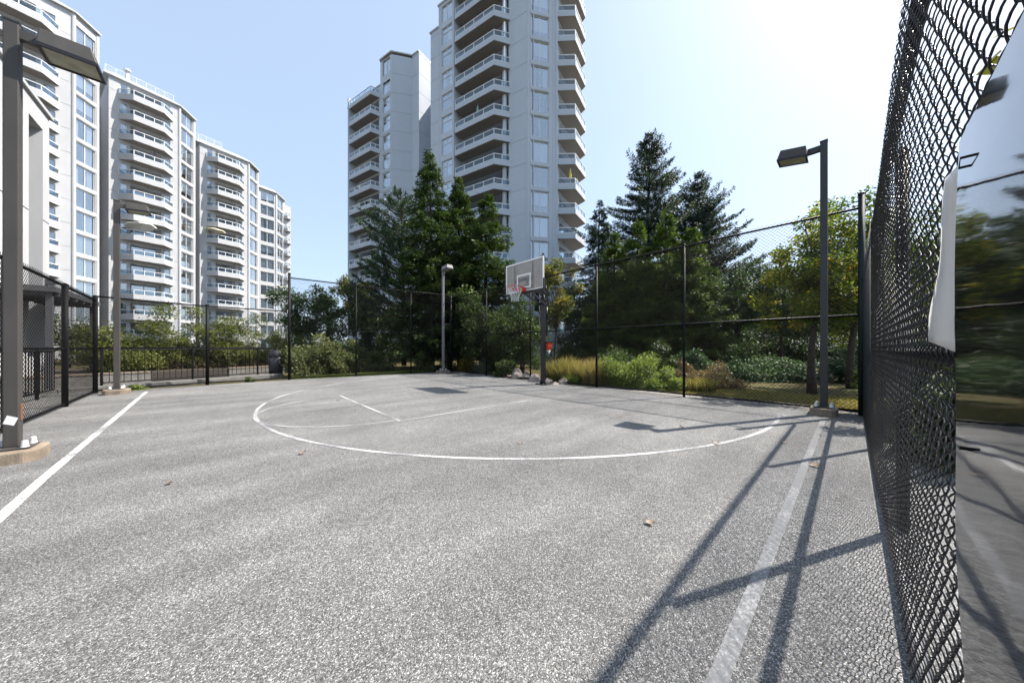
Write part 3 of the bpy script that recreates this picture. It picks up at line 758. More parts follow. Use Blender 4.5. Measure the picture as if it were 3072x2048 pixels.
BAL = {}
def balcony(T, fc, xa, xb, z, depth, ca, cb, fascia, glass, key, panels, smat='stucco_white'):
    """slab with raised edge and glass railing. xa..xb along the wall, ca/cb chamfers; z is the underside"""
    o = org(T)
    if key not in BAL:
        W_ = xb-xa; poly = [(0,0),(ca,depth),(W_-cb,depth),(W_,0)]
        mb = MB(); mb.prism([(0,0)]+poly[1:3]+[(W_,0)], 0, .20)
        t = .13
        inner = [(t,0),(ca+t*.6,depth-t),(W_-cb-t*.6,depth-t),(W_-t,0)]
        for i in range(3):
            (x0,y0),(x1,y1) = poly[i],poly[i+1]; (u0,v0),(u1,v1) = inner[i],inner[i+1]
            mb.prism([(x0,y0),(x1,y1),(u1,v1),(u0,v0)], .201, fascia)
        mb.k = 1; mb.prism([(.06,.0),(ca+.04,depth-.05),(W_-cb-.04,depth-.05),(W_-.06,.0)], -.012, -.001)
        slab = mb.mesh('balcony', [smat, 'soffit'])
        rail = MB(); gl = []
        path = [(t/2,.03),(ca+t*.35,depth-t/2),(W_-cb-t*.35,depth-t/2),(W_-t/2,.03)]
        for i in range(3):
            A = Vector((*path[i],0)); B = Vector((*path[i+1],0)); n = panels[i]
            for zz, hh in ((fascia+glass,.075),(fascia+.05,.05)):
                rail.bar(A+Vector((0,0,zz)), B+Vector((0,0,zz)), .07, hh)
            for k in range(n+1):
                if k == n and i < 2: continue
                p = A.lerp(B, k/n); rail.bar(p+Vector((0,0,fascia)), p+Vector((0,0,fascia+glass)), .07, .07, (0,1,0))
            for k in range(n):
                p, q = A.lerp(B,(k+.04)/n), A.lerp(B,(k+.96)/n); L = (q-p).length
                m = MB(); m.bar(Vector((0,0,0)), Vector((L,0,0)), .008, glass-.14)
                gl.append((m.mesh('glass_panel','rail_glass'), p+Vector((0,0,fascia+glass/2+.02)), atan2((q-p).y,(q-p).x)))
        for hz in (.55,):
            rail.tube([(W_*.5,depth-.01,.12),(W_*.5,depth+.16,.10)], .025, 6)
        BAL[key] = (slab, rail.mesh('railing','white_alu'), gl)
    slab, rm, gl = BAL[key]; p = fc.w(xa, 0, z)
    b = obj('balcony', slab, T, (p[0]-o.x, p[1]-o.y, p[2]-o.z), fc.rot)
    obj('railing', rm, b)
    for m, q, a in gl: obj('glass_panel', m, b, q, a)
    return b
def roof_prism(mb, poly, z0, z1):
    mb.prism([(p[0],p[1]) for p in poly], z0, z1)
def sides(mb, pts, z0, z1):
    for i in range(len(pts)-1):
        (x0,y0),(x1,y1) = pts[i],pts[i+1]; mb.quad((x0,y0,z0),(x1,y1,z0),(x1,y1,z1),(x0,y0,z1))

E1, E2 = dvec(32), dvec(-58)
C13, C77 = dvec(-13), dvec(77)

# ------------------------------------------------------------------ stepped block on the left
LB = thing('apartment_building', at(330, 44), 'white stepped apartment block on the left with rows of curved glass balconies', 'building')
def left_block(c1, d_bay, geo, zroof, zslab, bay_win, full=True, back=13.0, bal=None):
    """c1: corner between main wall and chamfered window bay; geo: lengths (main wall, chamfer)"""
    Lm, Lc = geo
    c0 = c1-E1*Lm; c2 = c1+C13*Lc; b2 = c2+E2*back; b0 = c0+E2*(back+2); b2 = c2-E1*3.5+E2*4.5
    ins = (c0+c1+b0+b2)/4
    fm = Facade(c0, c1, ins); fb = Facade(c1, c2, ins); fr = Facade(c0, c0+E2*9, ins)
    X = lambda dist: fm.L-dist if np.dot(fm.d, E1) < 0 else dist       # distance from c0 along the wall -> local x
    grooves = [zslab+ST*.35+ST*(1-k) for k in range(-1, 16)]
    nst = int(zslab/ST)+1
    wn = []
    for k in range(-1 if False else 0, nst+1):
        zs = zslab-k*ST                      # underside of the balcony of storey k
        fl = zs+.20                          # floor
        if fl < .2: break
        if full:
            B0, B1 = bal['ends']
            for (u0, u1, kind) in bal['open']:
                x0, x1 = sorted((X(u0), X(u1)))
                if kind == 'recess':
                    fm.opening(x0, x1, fl, fl+2.22, 1.0, True); wn.append((fm, x0+.35, x1-.15, fl+.02, fl+2.08, 'door', .93, .35))
                    # side lights seen beside the sliding doors are covered by the recess walls
                else:
                    fm.opening(x0, x1, fl+.55, fl+2.10, .12); wn.append((fm, x0+.01, x1-.01, fl+.56, fl+2.09, 'single', .11, .6))
            xa, xb = sorted((X(B0), X(B1)))
            balcony(LB, fm, xa, xb, zs, 1.45, 1.15 if X(0) > X(1) else 1.15, 1.15, .72, .64, ('left',round(xb-xa,2)), (1,3,1))
        x0, x1 = bay_win[0]*fb.L, bay_win[1]*fb.L
        fb.opening(x0, x1, fl+.22, fl+2.42, .14); wn.append((fb, x0+.01, x1-.01, fl+.23, fl+2.41, 'double', .13, .9))
        if not full:
            x0, x1 = .12*fm.L, .88*fm.L
            fm.opening(x0, x1, fl+.30, fl+2.30, .14); wn.append((fm, x0+.01, x1-.01, fl+.31, fl+2.29, 'double', .13, .9))
    mb = MB(); fm.wall(mb, -.1, zroof, grooves); mb.build('front_wall', 'stucco_white', LB)
    mb = MB(); fb.wall(mb, -.1, zroof, ())
    for f_ in (.02, .98):                    # rounded piers either side of the window bay
        x = fb.L*f_; mb.tube([fb.w(x,-.02,-.1), fb.w(x,-.02,zroof-.05)], .17, 10)
    for k in range(nst+1):                   # spandrels between the bay windows stand proud
        zz = zslab-k*ST
        if zz > .5: mb.prism([fb.w(fb.L*.05,0,0)[:2],fb.w(fb.L*.95,0,0)[:2],fb.w(fb.L*.95,.05,0)[:2],fb.w(fb.L*.05,.05,0)[:2]], zz+.02, zz+.40)
    mb.build('bay_wall', 'stucco_white', LB)
    mb = MB(); fr.wall(mb, -.1, zroof, grooves); sides(mb, [tuple(c2), tuple(b2), tuple(b0)], -.1, zroof); mb.build('end_wall', 'stucco_white', LB)
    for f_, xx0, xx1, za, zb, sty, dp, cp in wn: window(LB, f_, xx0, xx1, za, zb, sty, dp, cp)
    # roof with metal cap
    ov = .22; poly = [c0-E1*ov-E2*ov*0-np.array([-E2[0],-E2[1]])*0, c1, c2, b2, b0]
    cen = sum(poly)/5; cap = [cen+(p-cen)*(1+.35/np.linalg.norm(p-cen)*1.0) for p in poly]; cap2 = [cen+(p-cen)*(1-1.1/np.linalg.norm(p-cen)) for p in poly]
    mb = MB(); mb.prism([tuple(p) for p in cap], zroof, zroof+.18); mb.frustum([(*p,zroof+.18) for p in cap], [(*p,zroof+1.0) for p in cap2])
    mb.build('roof', 'roof_metal', LB)
    return fm, fb, c0, c1, c2, X
BALC = dict(ends=(1.0,7.15), open=((1.25,2.05,'win'),(2.45,5.75,'recess'),(6.1,6.8,'win')))
# A2: wall through the bearing 354 at depth 41.9
def wall_pts(px_ref, Yref, px_c0, px_c1, px_c2):
    P = np.array(at(px_ref, Yref)[:2]); c0, _ = on_line(P, E1, px_c0); c1, _ = on_line(P, E1, px_c1); c2, _ = on_line(c1, C13, px_c2)
    return c0, c1, c2
def measure(c0, c1, P, d, *px): return [float(np.dot(on_line(c1, d, p)[0]-c0, d)) for p in px]
BLK = {}
for nm, ref, cs, el, ztop, zs in (
    ('A2', (354,41.93), (326,538,583), (354,521, 360,382, 391,484, 492,511), 37.4, 34.75),
    ('A3', (734.5,55.85), (599,745.6,773.7), (617,734.5, 621,635.6, 646.8,707, 713.7,726.5), 34.7, 32.15)):
    c0, c1, c2 = wall_pts(*ref, *cs); m = measure(c0, c1, None, E1, *el)
    bal = dict(ends=(m[0],m[1]), open=((m[2],m[3],'win'),(m[4],m[5],'recess'),(m[6],m[7],'win')))
    BLK[nm] = left_block(c1, C13, (float(np.linalg.norm(c1-c0)), float(np.linalg.norm(c2-c1))), ztop, zs, (.10,.90), True, bal=bal)
# A1: nearest block, cut by the left edge of the picture
Pb = np.array(at(255, 37.2)[:2]); c1, _ = on_line(Pb, C13, 220); c2, _ = on_line(Pb, C13, 293)
e180 = float(np.dot(on_line(c1, E1, 180)[0]-c1, E1)); Lm = 8.6
b1 = Lm+e180
bal = dict(ends=(b1-6.3,b1), open=((b1-5.9,b1-5.1,'win'),(b1-4.6,b1-1.5,'recess'),(b1-1.15,b1-.30,'win')))
BLK['A1'] = left_block(c1, C13, (Lm, float(np.linalg.norm(c2-c1))), 39.9, 36.2, (.10,.90), True, bal=bal)
# A4: far end block with window bays and balconies round the corner
P4 = np.array(at(803, 63.4)[:2]); c1, _ = on_line(P4, E1, 828); c0, _ = on_line(P4, E1, 775); c2, _ = on_line(c1, C13, 852)
BLK['A4'] = left_block(c1, C13, (float(np.linalg.norm(c1-c0)), float(np.linalg.norm(c2-c1))), 33.2, 30.3, (.15,.85), False)
# balconies at the far end of the row
fe = Facade(c2, c2+E1*1.3, c1-E1*0+E2*4); 
for k in range(11):
    z = 29.4-k*ST
    balcony(LB, fe, .05, 1.25, z, .8, .3, .3, .6, .6, ('far',), (1,2,1))
mb = MB(); fe.wall(mb, -.1, 32.4, ()); mb.build('end_wall', 'stucco_white', LB)
# recessed links between the blocks
mb = MB()
for a_, b_, zt in (('A1','A2',36.6),('A2','A3',34.2),('A3','A4',32.0)):
    p = BLK[a_][4]+E2*8.5-E1*3; q = BLK[b_][2]+E2*8.8
    d = E2*6; mb.prism([tuple(p-E1*.5), tuple(q+E1*.5), tuple(q+E1*.5+d), tuple(p-E1*.5+d)], -.1, zt)
mb.build('recessed_link', 'stucco_white', LB)
# set-back top floors with roof railings
def penthouse(c0, c1, z, h, back, glassy=True):
    p0, p1 = c0+E2*back, c1+E2*back; q0, q1 = p0+E2*7, p1+E2*7
    mb = MB(); mb.prism([tuple(p0),tuple(p1),tuple(q1),tuple(q0)], z, z+h); mb.build('top_floor', 'stucco_white', LB)
    f = Facade(p0, p1, (q0+q1)/2)
    mb = MB()
    L = f.L; n = max(3, int(L/.9))
    mb.bar(f.w(0,.25,z+h+1.0), f.w(L,.25,z+h+1.0), .04,.04); mb.bar(f.w(0,.25,z+h+.12), f.w(L,.25,z+h+.12), .03,.03)
    for i in range(n*7+1): mb.bar(f.w(L*i/(n*7),.25,z+h), f.w(L*i/(n*7),.25,z+h+1.0), .04 if i%7==0 else .012, .04 if i%7==0 else .012, (0,1,0))
    mb.build('roof_railing', 'white_alu', LB)
penthouse(BLK['A2'][2], BLK['A2'][3], 37.5, 1.9, 3.4)
penthouse(BLK['A3'][2]-E1*.5, BLK['A3'][2]+E1*3.5, 34.8, 1.8, 3.2)
for px, Y, z in ((382,45,41.2),(470,47.5,38.2)):
    p = at(px, Y); mb = MB(); mb.disc_cyl((p.x,p.y), .22,.22, z-1.4, z, 10); mb.disc_cyl((p.x,p.y), .42,.30, z-.1, z+.18, 10); mb.build('roof_vent', 'roof_metal', LB)

# ------------------------------------------------------------------ tower in the middle
CT = thing('apartment_building', at(1560, 36), 'high rise in the middle with stacked balconies, rising out of the frame', 'building')
Pc = np.array(at(1620, 33.66)[:2])
k0, _ = on_line(Pc, C77, 1583); k1, _ = on_line(Pc, C77, 1671)       # chamfer corners
PRJ = 1.4                                                              # the window column and the balcony fronts stand this far out
kF = k0-E1*PRJ
uA, uB, uC = [on_line(kF, E2, p)[0] for p in (1292, 1316, 1362)]
wC = uC+E1*PRJ
rw_end = k1+E1*5.5
ins = wC+E1*8
CH = 47.0
fl_, fF = Facade(k0, wC, ins), Facade(kF, uC, ins)
fWa, fWb, fch, frt = Facade(uB, uA, ins), Facade(uC, uB, ins), Facade(k0, k1, ins), Facade(k1, rw_end, ins)
zt = 37.0                                                              # head of one row of bay windows
rows = [zt+ST*3-ST*k for k in range(17) if zt+ST*3-ST*k > 2.6]
wn = []
xl = lambda px: fl_.s_at(px)
xF = lambda px: fF.s_at(px)
gro = [z+.26 for z in rows]
hi = xF(1366) > xl(1526)
for i, z in enumerate(rows):
    x0, x1 = sorted((fch.s_at(1593), fch.s_at(1646)))
    fch.opening(x0, x1, z-2.2, z, .12); wn.append((fch, x0+.01, x1-.01, z-2.19, z-.01, 'double', .11, .95))
    x0, x1 = sorted((fWb.s_at(1325), fWb.s_at(1356)))
    if z < 42.6: fWb.opening(x0, x1, z-1.55, z+.45, .12); wn.append((fWb, x0+.01, x1-.01, z-1.54, z+.44, 'top' if z < 41 else 'double', .11, .8))
    x0, x1 = sorted((xF(1368), xl(1526)))
    fl0 = z-2.02
    fl_.opening(x0, x1, fl0, fl0+2.48, 1.5, True)
    xm = x0+(x1-x0)*.42
    wn.append((fl_, x0+.25, xm, fl0+.02, fl0+2.15, 'door', 1.44, .4)); wn.append((fl_, xm+.25, x1-.3, fl0+.02, fl0+2.15, 'door', 1.44, .3))
    xr = [frt.L-4.4, frt.L-.6] if np.dot(frt.d, E1) < 0 else [.6, 4.4]
    frt.opening(xr[0], xr[1], fl0, fl0+2.2, .5, True); wn.append((frt, xr[0]+.1, xr[1]-.1, fl0+.02, fl0+2.1, 'door', .45, .4))
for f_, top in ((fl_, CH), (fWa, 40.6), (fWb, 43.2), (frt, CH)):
    mb = MB(); f_.wall(mb, -.1, top, gro); mb.build('side_wall', 'stucco_shade_tint', CT)
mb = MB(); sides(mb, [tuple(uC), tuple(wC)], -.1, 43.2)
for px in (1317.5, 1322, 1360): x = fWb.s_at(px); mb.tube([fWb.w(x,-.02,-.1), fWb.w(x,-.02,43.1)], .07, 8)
mb.build('pier', 'stucco_shade_tint', CT)
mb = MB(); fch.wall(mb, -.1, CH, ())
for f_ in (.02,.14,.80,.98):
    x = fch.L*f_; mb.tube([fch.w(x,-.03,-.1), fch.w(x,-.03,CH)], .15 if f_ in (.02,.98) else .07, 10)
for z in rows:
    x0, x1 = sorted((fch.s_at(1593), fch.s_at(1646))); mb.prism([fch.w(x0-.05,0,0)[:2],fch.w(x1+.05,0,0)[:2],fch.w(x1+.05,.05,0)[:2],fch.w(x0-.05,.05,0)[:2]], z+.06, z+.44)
mb.build('bay_wall', 'stucco_shade_tint', CT)
bk = E1*10
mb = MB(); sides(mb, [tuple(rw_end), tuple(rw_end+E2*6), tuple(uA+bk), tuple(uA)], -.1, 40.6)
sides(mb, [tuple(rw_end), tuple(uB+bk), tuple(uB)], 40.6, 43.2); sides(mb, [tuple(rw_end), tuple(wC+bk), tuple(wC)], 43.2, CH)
mb.build('back_wall', 'stucco_shade_tint', CT)
mb = MB(); mb.prism([tuple(p) for p in (uB-E1*.12,uA-E1*.12+E2*.12,uA+bk,uB+bk)], 40.6, 40.78); mb.prism([tuple(p) for p in (uC-E1*.12,uB-E1*.12+E2*.12,uB+bk,uC+bk)], 43.2, 43.38)
mb.prism([tuple(p) for p in (k0,wC,wC+bk,rw_end,k1)], CH, CH+.2); mb.build('roof', 'roof_metal', CT)
for args in wn: window(CT, *args)
for z in rows:
    fl0 = z-2.02
    x0, x1 = sorted((xF(1363.5), xl(1532)))
    front = abs(xF(1482)-xF(1363.5)); cham = abs(x1-x0)-front
    balcony(CT, fl_, x0, x1, fl0-.20, PRJ, cham if not hi else cham, .03, .57, .62, ('tower_left',), (2,4,1), 'stucco_shade_tint') if hi else balcony(CT, fl_, x0, x1, fl0-.20, PRJ, .03, cham, .57, .62, ('tower_left',), (1,4,2), 'stucco_shade_tint')
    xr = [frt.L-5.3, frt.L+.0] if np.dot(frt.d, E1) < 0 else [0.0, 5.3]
    balcony(CT, frt, xr[0], xr[1], fl0-.20, 1.75, 1.0, 1.0, .57, .62, ('tower_right',), (1,3,1), 'stucco_shade_tint')
xc = xl(1514)
mb = MB(); mb.tube([fl_.w(xc,.02,0), fl_.w(xc,.02,46.0)], .26, 12); mb.build('column', 'stucco_shade_tint', CT, True)

# ------------------------------------------------------------------ rear wing of the tower
RW = thing('apartment_building', at(1150, 45), 'rear apartment tower left of the high rise, lower and further away', 'building')
Pw = np.array(at(1160, 44.5)[:2])
w0, _ = on_line(Pw, E2, 1044); w1, _ = on_line(Pw, E2, 1174.5); w2, _ = on_line(w1, C77, 1237); w3, _ = on_line(w2, E2, 1257); w4 = w3+E1*8.5
ins = (w0+w4)/2+E1*6
f1, f2, f3, f4 = Facade(w0,w1,ins), Facade(w1,w2,ins), Facade(w2,w3,ins), Facade(w3,w4,ins)
zB = 42.6; zt = 1.2+(1044-(885/3.733))*44.5/935
rows = [zt+ST-ST*k for k in range(17) if zt+ST-ST*k > 2.6]; wn = []
g1 = Facade(w0-E1*1.2, w1-E1*1.2, ins); xg = lambda px: g1.s_at(px)-(0 if np.dot(g1.P-f1.P, f1.d) == 0 else 0)
zcut = 1.2+(1044-230)*46.5/935
for i, z in enumerate(rows):
    x0, x1 = sorted((f1.s_at(1148), f1.s_at(1170)))
    f1.opening(x0, x1, z-1.95, z+.15, .12); wn.append((f1, x0+.01, x1-.01, z-1.94, z+.14, 'top' if i else 'double', .11, .8))
    x0, x1 = sorted((g1.s_at(1058), f1.s_at(1137)))
    fl0 = z-1.85
    if z < 38.6:
        f1.opening(x0, x1, fl0, fl0+2.2, 1.6, True); wn.append((f1, x0+.5, x1-.5, fl0+.02, fl0+2.12, 'door', 1.55, .3))
mb = MB(); 
xcut = f1.s_at(1141)
f1.wall(mb, -.1, 39.3, [z+.35 for z in rows]); mb.build('side_wall', 'stucco_shade_tint', RW)
fu = Facade(on_line(Pw, E2, 1141)[0], w1, ins); mb = MB(); fu.op = [o for o in f1.op]; 
base = fu.s_at(1148); x0, x1 = sorted((fu.s_at(1148), fu.s_at(1170))); fu.op = [(x0,x1,z-1.95,z+.15,.12,False) for z in rows if z-1.95 > 39.4]
fu.wall(mb, 39.3, zB, ()); mb.build('side_wall', 'stucco_shade_tint', RW)
for f_ in (f2,f3,f4):
    mb = MB(); f_.wall(mb, -.1, zB+(.0 if f_ is f2 else .3), [z+.35 for z in rows]); mb.build('blank_wall', 'stucco_shade_tint', RW)
mb = MB(); sides(mb, [tuple(w4), tuple(w0+E1*14), tuple(w0)], -.1, 39.3); sides(mb, [tuple(w4), tuple(w0+E1*14), tuple(on_line(Pw,E2,1141)[0])], 39.3, zB); mb.build('back_wall', 'stucco_shade_tint', RW)
mb = MB(); mb.prism([tuple(p) for p in (w3-E1*.1,w4,w0+E1*14,on_line(Pw,E2,1141)[0]-E1*.12+E2*.1,w1-E1*.12,w2-C77*0-E1*.12)], zB+.31, zB+.48); mb.prism([tuple(p) for p in (w0-E1*.1+E2*.1,on_line(Pw,E2,1141)[0]-E1*.1,on_line(Pw,E2,1141)[0]+E1*12,w0+E1*13)], 39.3, 39.45); mb.build('roof', 'roof_metal', RW)
for a_ in wn: window(RW, *a_)
for z in rows:
    fl0 = z-1.85; x0, x1 = sorted((g1.s_at(1046), f1.s_at(1140)))
    if z < 38.6+ST*.1 or True:
        hi = f1.s_at(1046) > f1.s_at(1140); cham = abs(x1-x0)-abs(g1.s_at(1111)-g1.s_at(1046))
        if fl0 < 38.5: balcony(RW, f1, x0, x1, fl0-.2, 1.2, cham if hi else .05, .05 if hi else cham, .55, .62, ('rear',), (2,4,1) if hi else (1,4,2), 'stucco_shade_tint')
fx0, fx1 = sorted((g1.s_at(1043.5), g1.s_at(1046)))
mb = MB(); mb.prism([f1.w(fx0,-.5,0)[:2],f1.w(fx1,-.5,0)[:2],f1.w(fx1,1.22,0)[:2],f1.w(fx0,1.22,0)[:2]], -.1, 39.3); mb.build('end_fin', 'stucco_shade_tint', RW)
# dark slot joining the two towers
mb = MB(); p = w4; mb.prism([tuple(w3+E1*3.2), tuple(w3+E1*3.2+E2*-3.5), tuple(w3+E1*7-E2*3.5), tuple(w3+E1*7)], -.1, 38.6); mb.build('link_wall', 'stucco_shade_tint', RW)

# ------------------------------------------------------------------ parasols on the balconies
def parasol(label, p, h, r, material, closed=False, tilt=0.0, n=8):
    T = thing('parasol', p, label, 'parasol', 'parasols on the balconies')
    mb = MB(); mb.tube([(0,0,0),(0,0,h)], .025, 6); obj('pole', mb.mesh('pole','white_alu'), T)
    mb = MB()
    if closed: mb.frustum([(.10*cos(2*pi*k/n)*(1+.2*(k%2)),.10*sin(2*pi*k/n)*(1+.2*(k%2)),h-1.15) for k in range(n)], [(.16*cos(2*pi*k/n),.16*sin(2*pi*k/n),h-.7) for k in range(n)]); mb.frustum([(.16*cos(2*pi*k/n),.16*sin(2*pi*k/n),h-.7) for k in range(n)], [(.02*cos(2*pi*k/n),.02*sin(2*pi*k/n),h+.05) for k in range(n)])
    else:
        rim_ = [(r*cos(2*pi*k/n),r*sin(2*pi*k/n),h-.38-.05*(k%2)+tilt*r*cos(2*pi*k/n)) for k in range(n)]
        mb.add(rim_+[(0,0,h+.02)], [(k,(k+1)%n,n) for k in range(n)])
        mb.add([(x*.998,y*.998,z-.14) for x,y,z in rim_]+rim_, [(k,(k+1)%n,n+(k+1)%n,n+k) for k in range(n)])
    obj('canopy', mb.mesh('canopy', material), T)
    return T
fm2, X2 = BLK['A2'][0], BLK['A2'][5]
def bal_pt(blk, dist, out, storey, zs): f, X = BLK[blk][0], BLK[blk][5]; return f.w(X(dist), out, zs-ST*storey+.20)
parasol('large white parasol leaning out over a left block balcony', bal_pt('A2',2.6,.9,7,34.75), 2.35, 1.5, 'parasol_white', tilt=.22)
parasol('folded grey parasol on an upper left block balcony', bal_pt('A2',3.9,.8,3,34.75), 2.3, .3, 'parasol_grey', True)
parasol('cream parasol open over a balcony of the third block', bal_pt('A3',1.7,.9,5,32.15), 2.3, 1.25, 'parasol_cream')
zf = [37.0+ST*3-ST*k-2.02 for k in range(17)]
xx = frt.L if np.dot(frt.d, E1) < 0 else 0.0; sg = -1 if xx else 1
for s_, nm in ((1.0,'left'),(3.2,'right')):
    parasol(f'folded yellow parasol on the tower corner balcony, the {nm} one of two', frt.w(xx+sg*s_, 1.15, zf[9]), 2.2, .3, 'parasol_yellow', True)
parasol('folded pale green parasol on an upper tower balcony', fl_.w(xF(1425), .9, zf[6]), 2.3, .3, 'parasol_green', True)
parasol('cream parasol on a low balcony of the rear tower above the pine', f1.w(f1.s_at(1098), .6, rows[13]-1.85), 2.2, 1.3, 'parasol_white')
parasol('dark parasol jutting from a low corner balcony of the rear tower', f1.w(f1.s_at(1052), .9, rows[13]-1.85), 2.0, 1.3, 'parasol_dark')

# ================================================================== CLUBHOUSE, CANOPY, RAILING, LOW WALL
K = thing('clubhouse', cw(-6.5, 14), 'white rendered clubhouse with a tall dark window strip at the far left', 'building')
def cbox(mb, a0, a1, b0, b1, z0, z1):
    mb.frustum([cw(a0,b0,z0),cw(a1,b0,z0),cw(a1,b1,z0),cw(a0,b1,z0)],[cw(a0,b0,z1),cw(a1,b0,z1),cw(a1,b1,z1),cw(a0,b1,z1)])
class CF(Facade): pass
fcl = Facade(np.array(cw(-5,6)[:2]), np.array(cw(-5,20.6)[:2]), np.array(cw(-9,13)[:2]))
tb = lambda b: (b-6) if np.dot(fcl.d, V) > 0 else 20.6-b
xa, xb_ = sorted((tb(18.95), tb(20.05)))
fcl.opening(xa, xb_, .9, 9.2, .75, True)
mb = MB(); fcl.wall(mb, -.1, 9.9, [2.9,5.9]); 
e = cw(-5,20.6); mb.quad(cw(-5,20.6,-.1),cw(-9.5,22.6,-.1),cw(-9.5,22.6,9.9),cw(-5,20.6,9.9)); mb.quad(cw(-5,6,-.1),cw(-12,6,-.1),cw(-12,6,9.9),cw(-5,6,9.9)); mb.build('wall', 'clubhouse_wall', K)
mb = MB(); mb.add([cw(-4.92,5.9,9.9),cw(-4.92,20.7,9.9),cw(-9.5,22.7,9.9),cw(-12,5.9,9.9),cw(-4.92,5.9,10.02),cw(-4.92,20.7,10.02),cw(-9.5,22.7,10.02),cw(-12,5.9,10.02)], [(0,1,2,3),(4,5,6,7),(0,1,5,4),(1,2,6,5),(2,3,7,6),(3,0,4,7)]); mb.build('roof', 'roof_metal', K)
mb = MB()
for b in (18.97,19.22,19.5): cbox(mb, -5.45,-5.38, b-.03,b+.03,.9,9.2)
for i in range(11): cbox(mb, -5.44,-5.39, 18.95,19.52,.9+i*.83-.03,.9+i*.83+.03)
cbox(mb, -5.46,-5.30, 18.95,19.56,4.9,5.15)
wf = mb.build('window', 'mullion_dark', K)
for i in range(10):
    for b0, b1 in ((19.0,19.19),(19.25,19.47)):
        mb = MB(); cbox(mb, -5.425,-5.415,b0,b1,.93+i*.83,.9+(i+1)*.83-.03); o = mb.mesh('pane','pane_glass',org(K)); obj('pane', o, wf)
mb = MB(); cbox(mb, -5.60,-5.46, 18.96,19.54,.92,9.18); obj('window_backing', mb.mesh('window_backing','room_dark',org(K)), wf)
mb = MB(); cbox(mb, -5.0,-4.86,20.2,20.42,3.55,3.75); cbox(mb,-4.86,-4.7,20.28,20.36,3.6,3.68); mb.build('wall_light', 'canopy_dark', K)

C = thing('canopy', cw(-4.4, 18), 'flat dark canopy on posts beyond the left fence', 'canopy')
mb = MB(); cbox(mb, -4.98,-3.75, 15.9,20.3,2.86,3.02); mb.build('roof_slab', 'canopy_dark', C)
for a, b in ((-3.9,16.1),(-3.9,20.1)):
    mb = MB(); cbox(mb, a-.06,a+.06,b-.06,b+.06,-.05,2.86); mb.build('post', 'canopy_dark', C)
for i in range(6):
    mb = MB(); cbox(mb, -4.97,-3.76, 16.2+i*.75,16.28+i*.75,2.76,2.859); mb.build('rafter', 'canopy_dark', C)

def railing(label, pts, zt, zb, gap=.14):
    T = thing('picket_railing', cw(*pts[0]), label, 'railing', 'black picket railings')
    mb = MB(); mb.tube([cw(a,b,zt) for a,b in pts], .022, 6); mb.build('top_rail','post_black',T)
    mb = MB(); mb.tube([cw(a,b,zb) for a,b in pts], .018, 6); mb.build('bottom_rail','post_black',T)
    for i in range(len(pts)-1):
        A, B = np.array(pts[i]), np.array(pts[i+1]); L = np.linalg.norm(B-A); n = int(L/gap); proto = None
        for k in range(n+1):
            q = A+(B-A)*k/n; w = cw(q[0], q[1])
            if k % 14 == 0:
                mb = MB(); mb.tube([w+Vector((0,0,-.04)), w+Vector((0,0,zt+.03))], .03, 8); mb.build('post','post_black',T)
            else:
                if proto is None:
                    mb = MB(); mb.tube([(0,0,zb),(0,0,zt)], .009, 5); proto = mb.mesh('picket','post_black')
                obj('picket', proto, T, w-org(T))
railing('black picket railing beyond the low fence, in front of the hedge', [(-2.75,15.0),(1.45,16.9)], 1.17, .17)
railing('black picket railing along the walkway behind the left fence', [(-3.3,7.0),(-3.3,13.9)], 1.12, .14)
T = thing('kerb', cw(0,15.8), 'rough concrete kerb under the picket railing', 'kerb')
mb = MB(); A, B = (-6.0,13.35),(1.75,16.75); d = np.array(B)-np.array(A); d /= np.linalg.norm(d); nn_ = np.array([-d[1],d[0]])*.16
for k in range(6):
    p = np.array(A)+(np.array(B)-np.array(A))*(k/6)+d*.004; q = np.array(A)+(np.array(B)-np.array(A))*((k+1)/6)-d*.004
    mb = MB(); mb.frustum([cw(*(p-nn_),-.05),cw(*(q-nn_),-.05),cw(*(q+nn_),-.05),cw(*(p+nn_),-.05)],[cw(*(p-nn_),.10),cw(*(q-nn_),.10),cw(*(q+nn_),.10),cw(*(p+nn_),.10)])
    bevel(mb.build('kerb_stone', 'kerb_concrete', T), .02)
T = thing('low_wall', cw(-1,18.5), 'low grey concrete planter wall under the hedge, with a timber section', 'wall')
A, B = np.array((-8.5,14.95)), np.array((2.2,19.3)); L = np.linalg.norm(B-A); d = (B-A)/L; nn_ = np.array([-d[1],d[0]])
def wbox(p, q, t, z0, z1):
    m = MB(); m.frustum([cw(*p,z0),cw(*q,z0),cw(*(q+nn_*t),z0),cw(*(p+nn_*t),z0)],[cw(*p,z1),cw(*q,z1),cw(*(q+nn_*t),z1),cw(*(p+nn_*t),z1)]); return m
f0, f1_ = .60, .80
wbox(A, A+(B-A)*f0, .2, -.05, .30).build('wall_section','kerb_concrete',T); wbox(A+(B-A)*f1_, B, .2, -.05, .30).build('wall_section','kerb_concrete',T)
wbox(A-nn_*.02, A+(B-A)*f0-nn_*.02, .24, .301, .35).build('coping','concrete',T); wbox(A+(B-A)*f1_-nn_*.02, B-nn_*.02, .24, .301, .35).build('coping','concrete',T)
for i in range(3): wbox(A+(B-A)*f0+nn_*.05, A+(B-A)*f1_+nn_*.05, .12, -.04+i*.125, .075+i*.125).build('timber_board','timber',T)
court_poly('planter_bed', [tuple(A+nn_*.2),tuple(B+nn_*.2),tuple(B+nn_*8),tuple(A+nn_*8)], .26, 'soil', -.05)
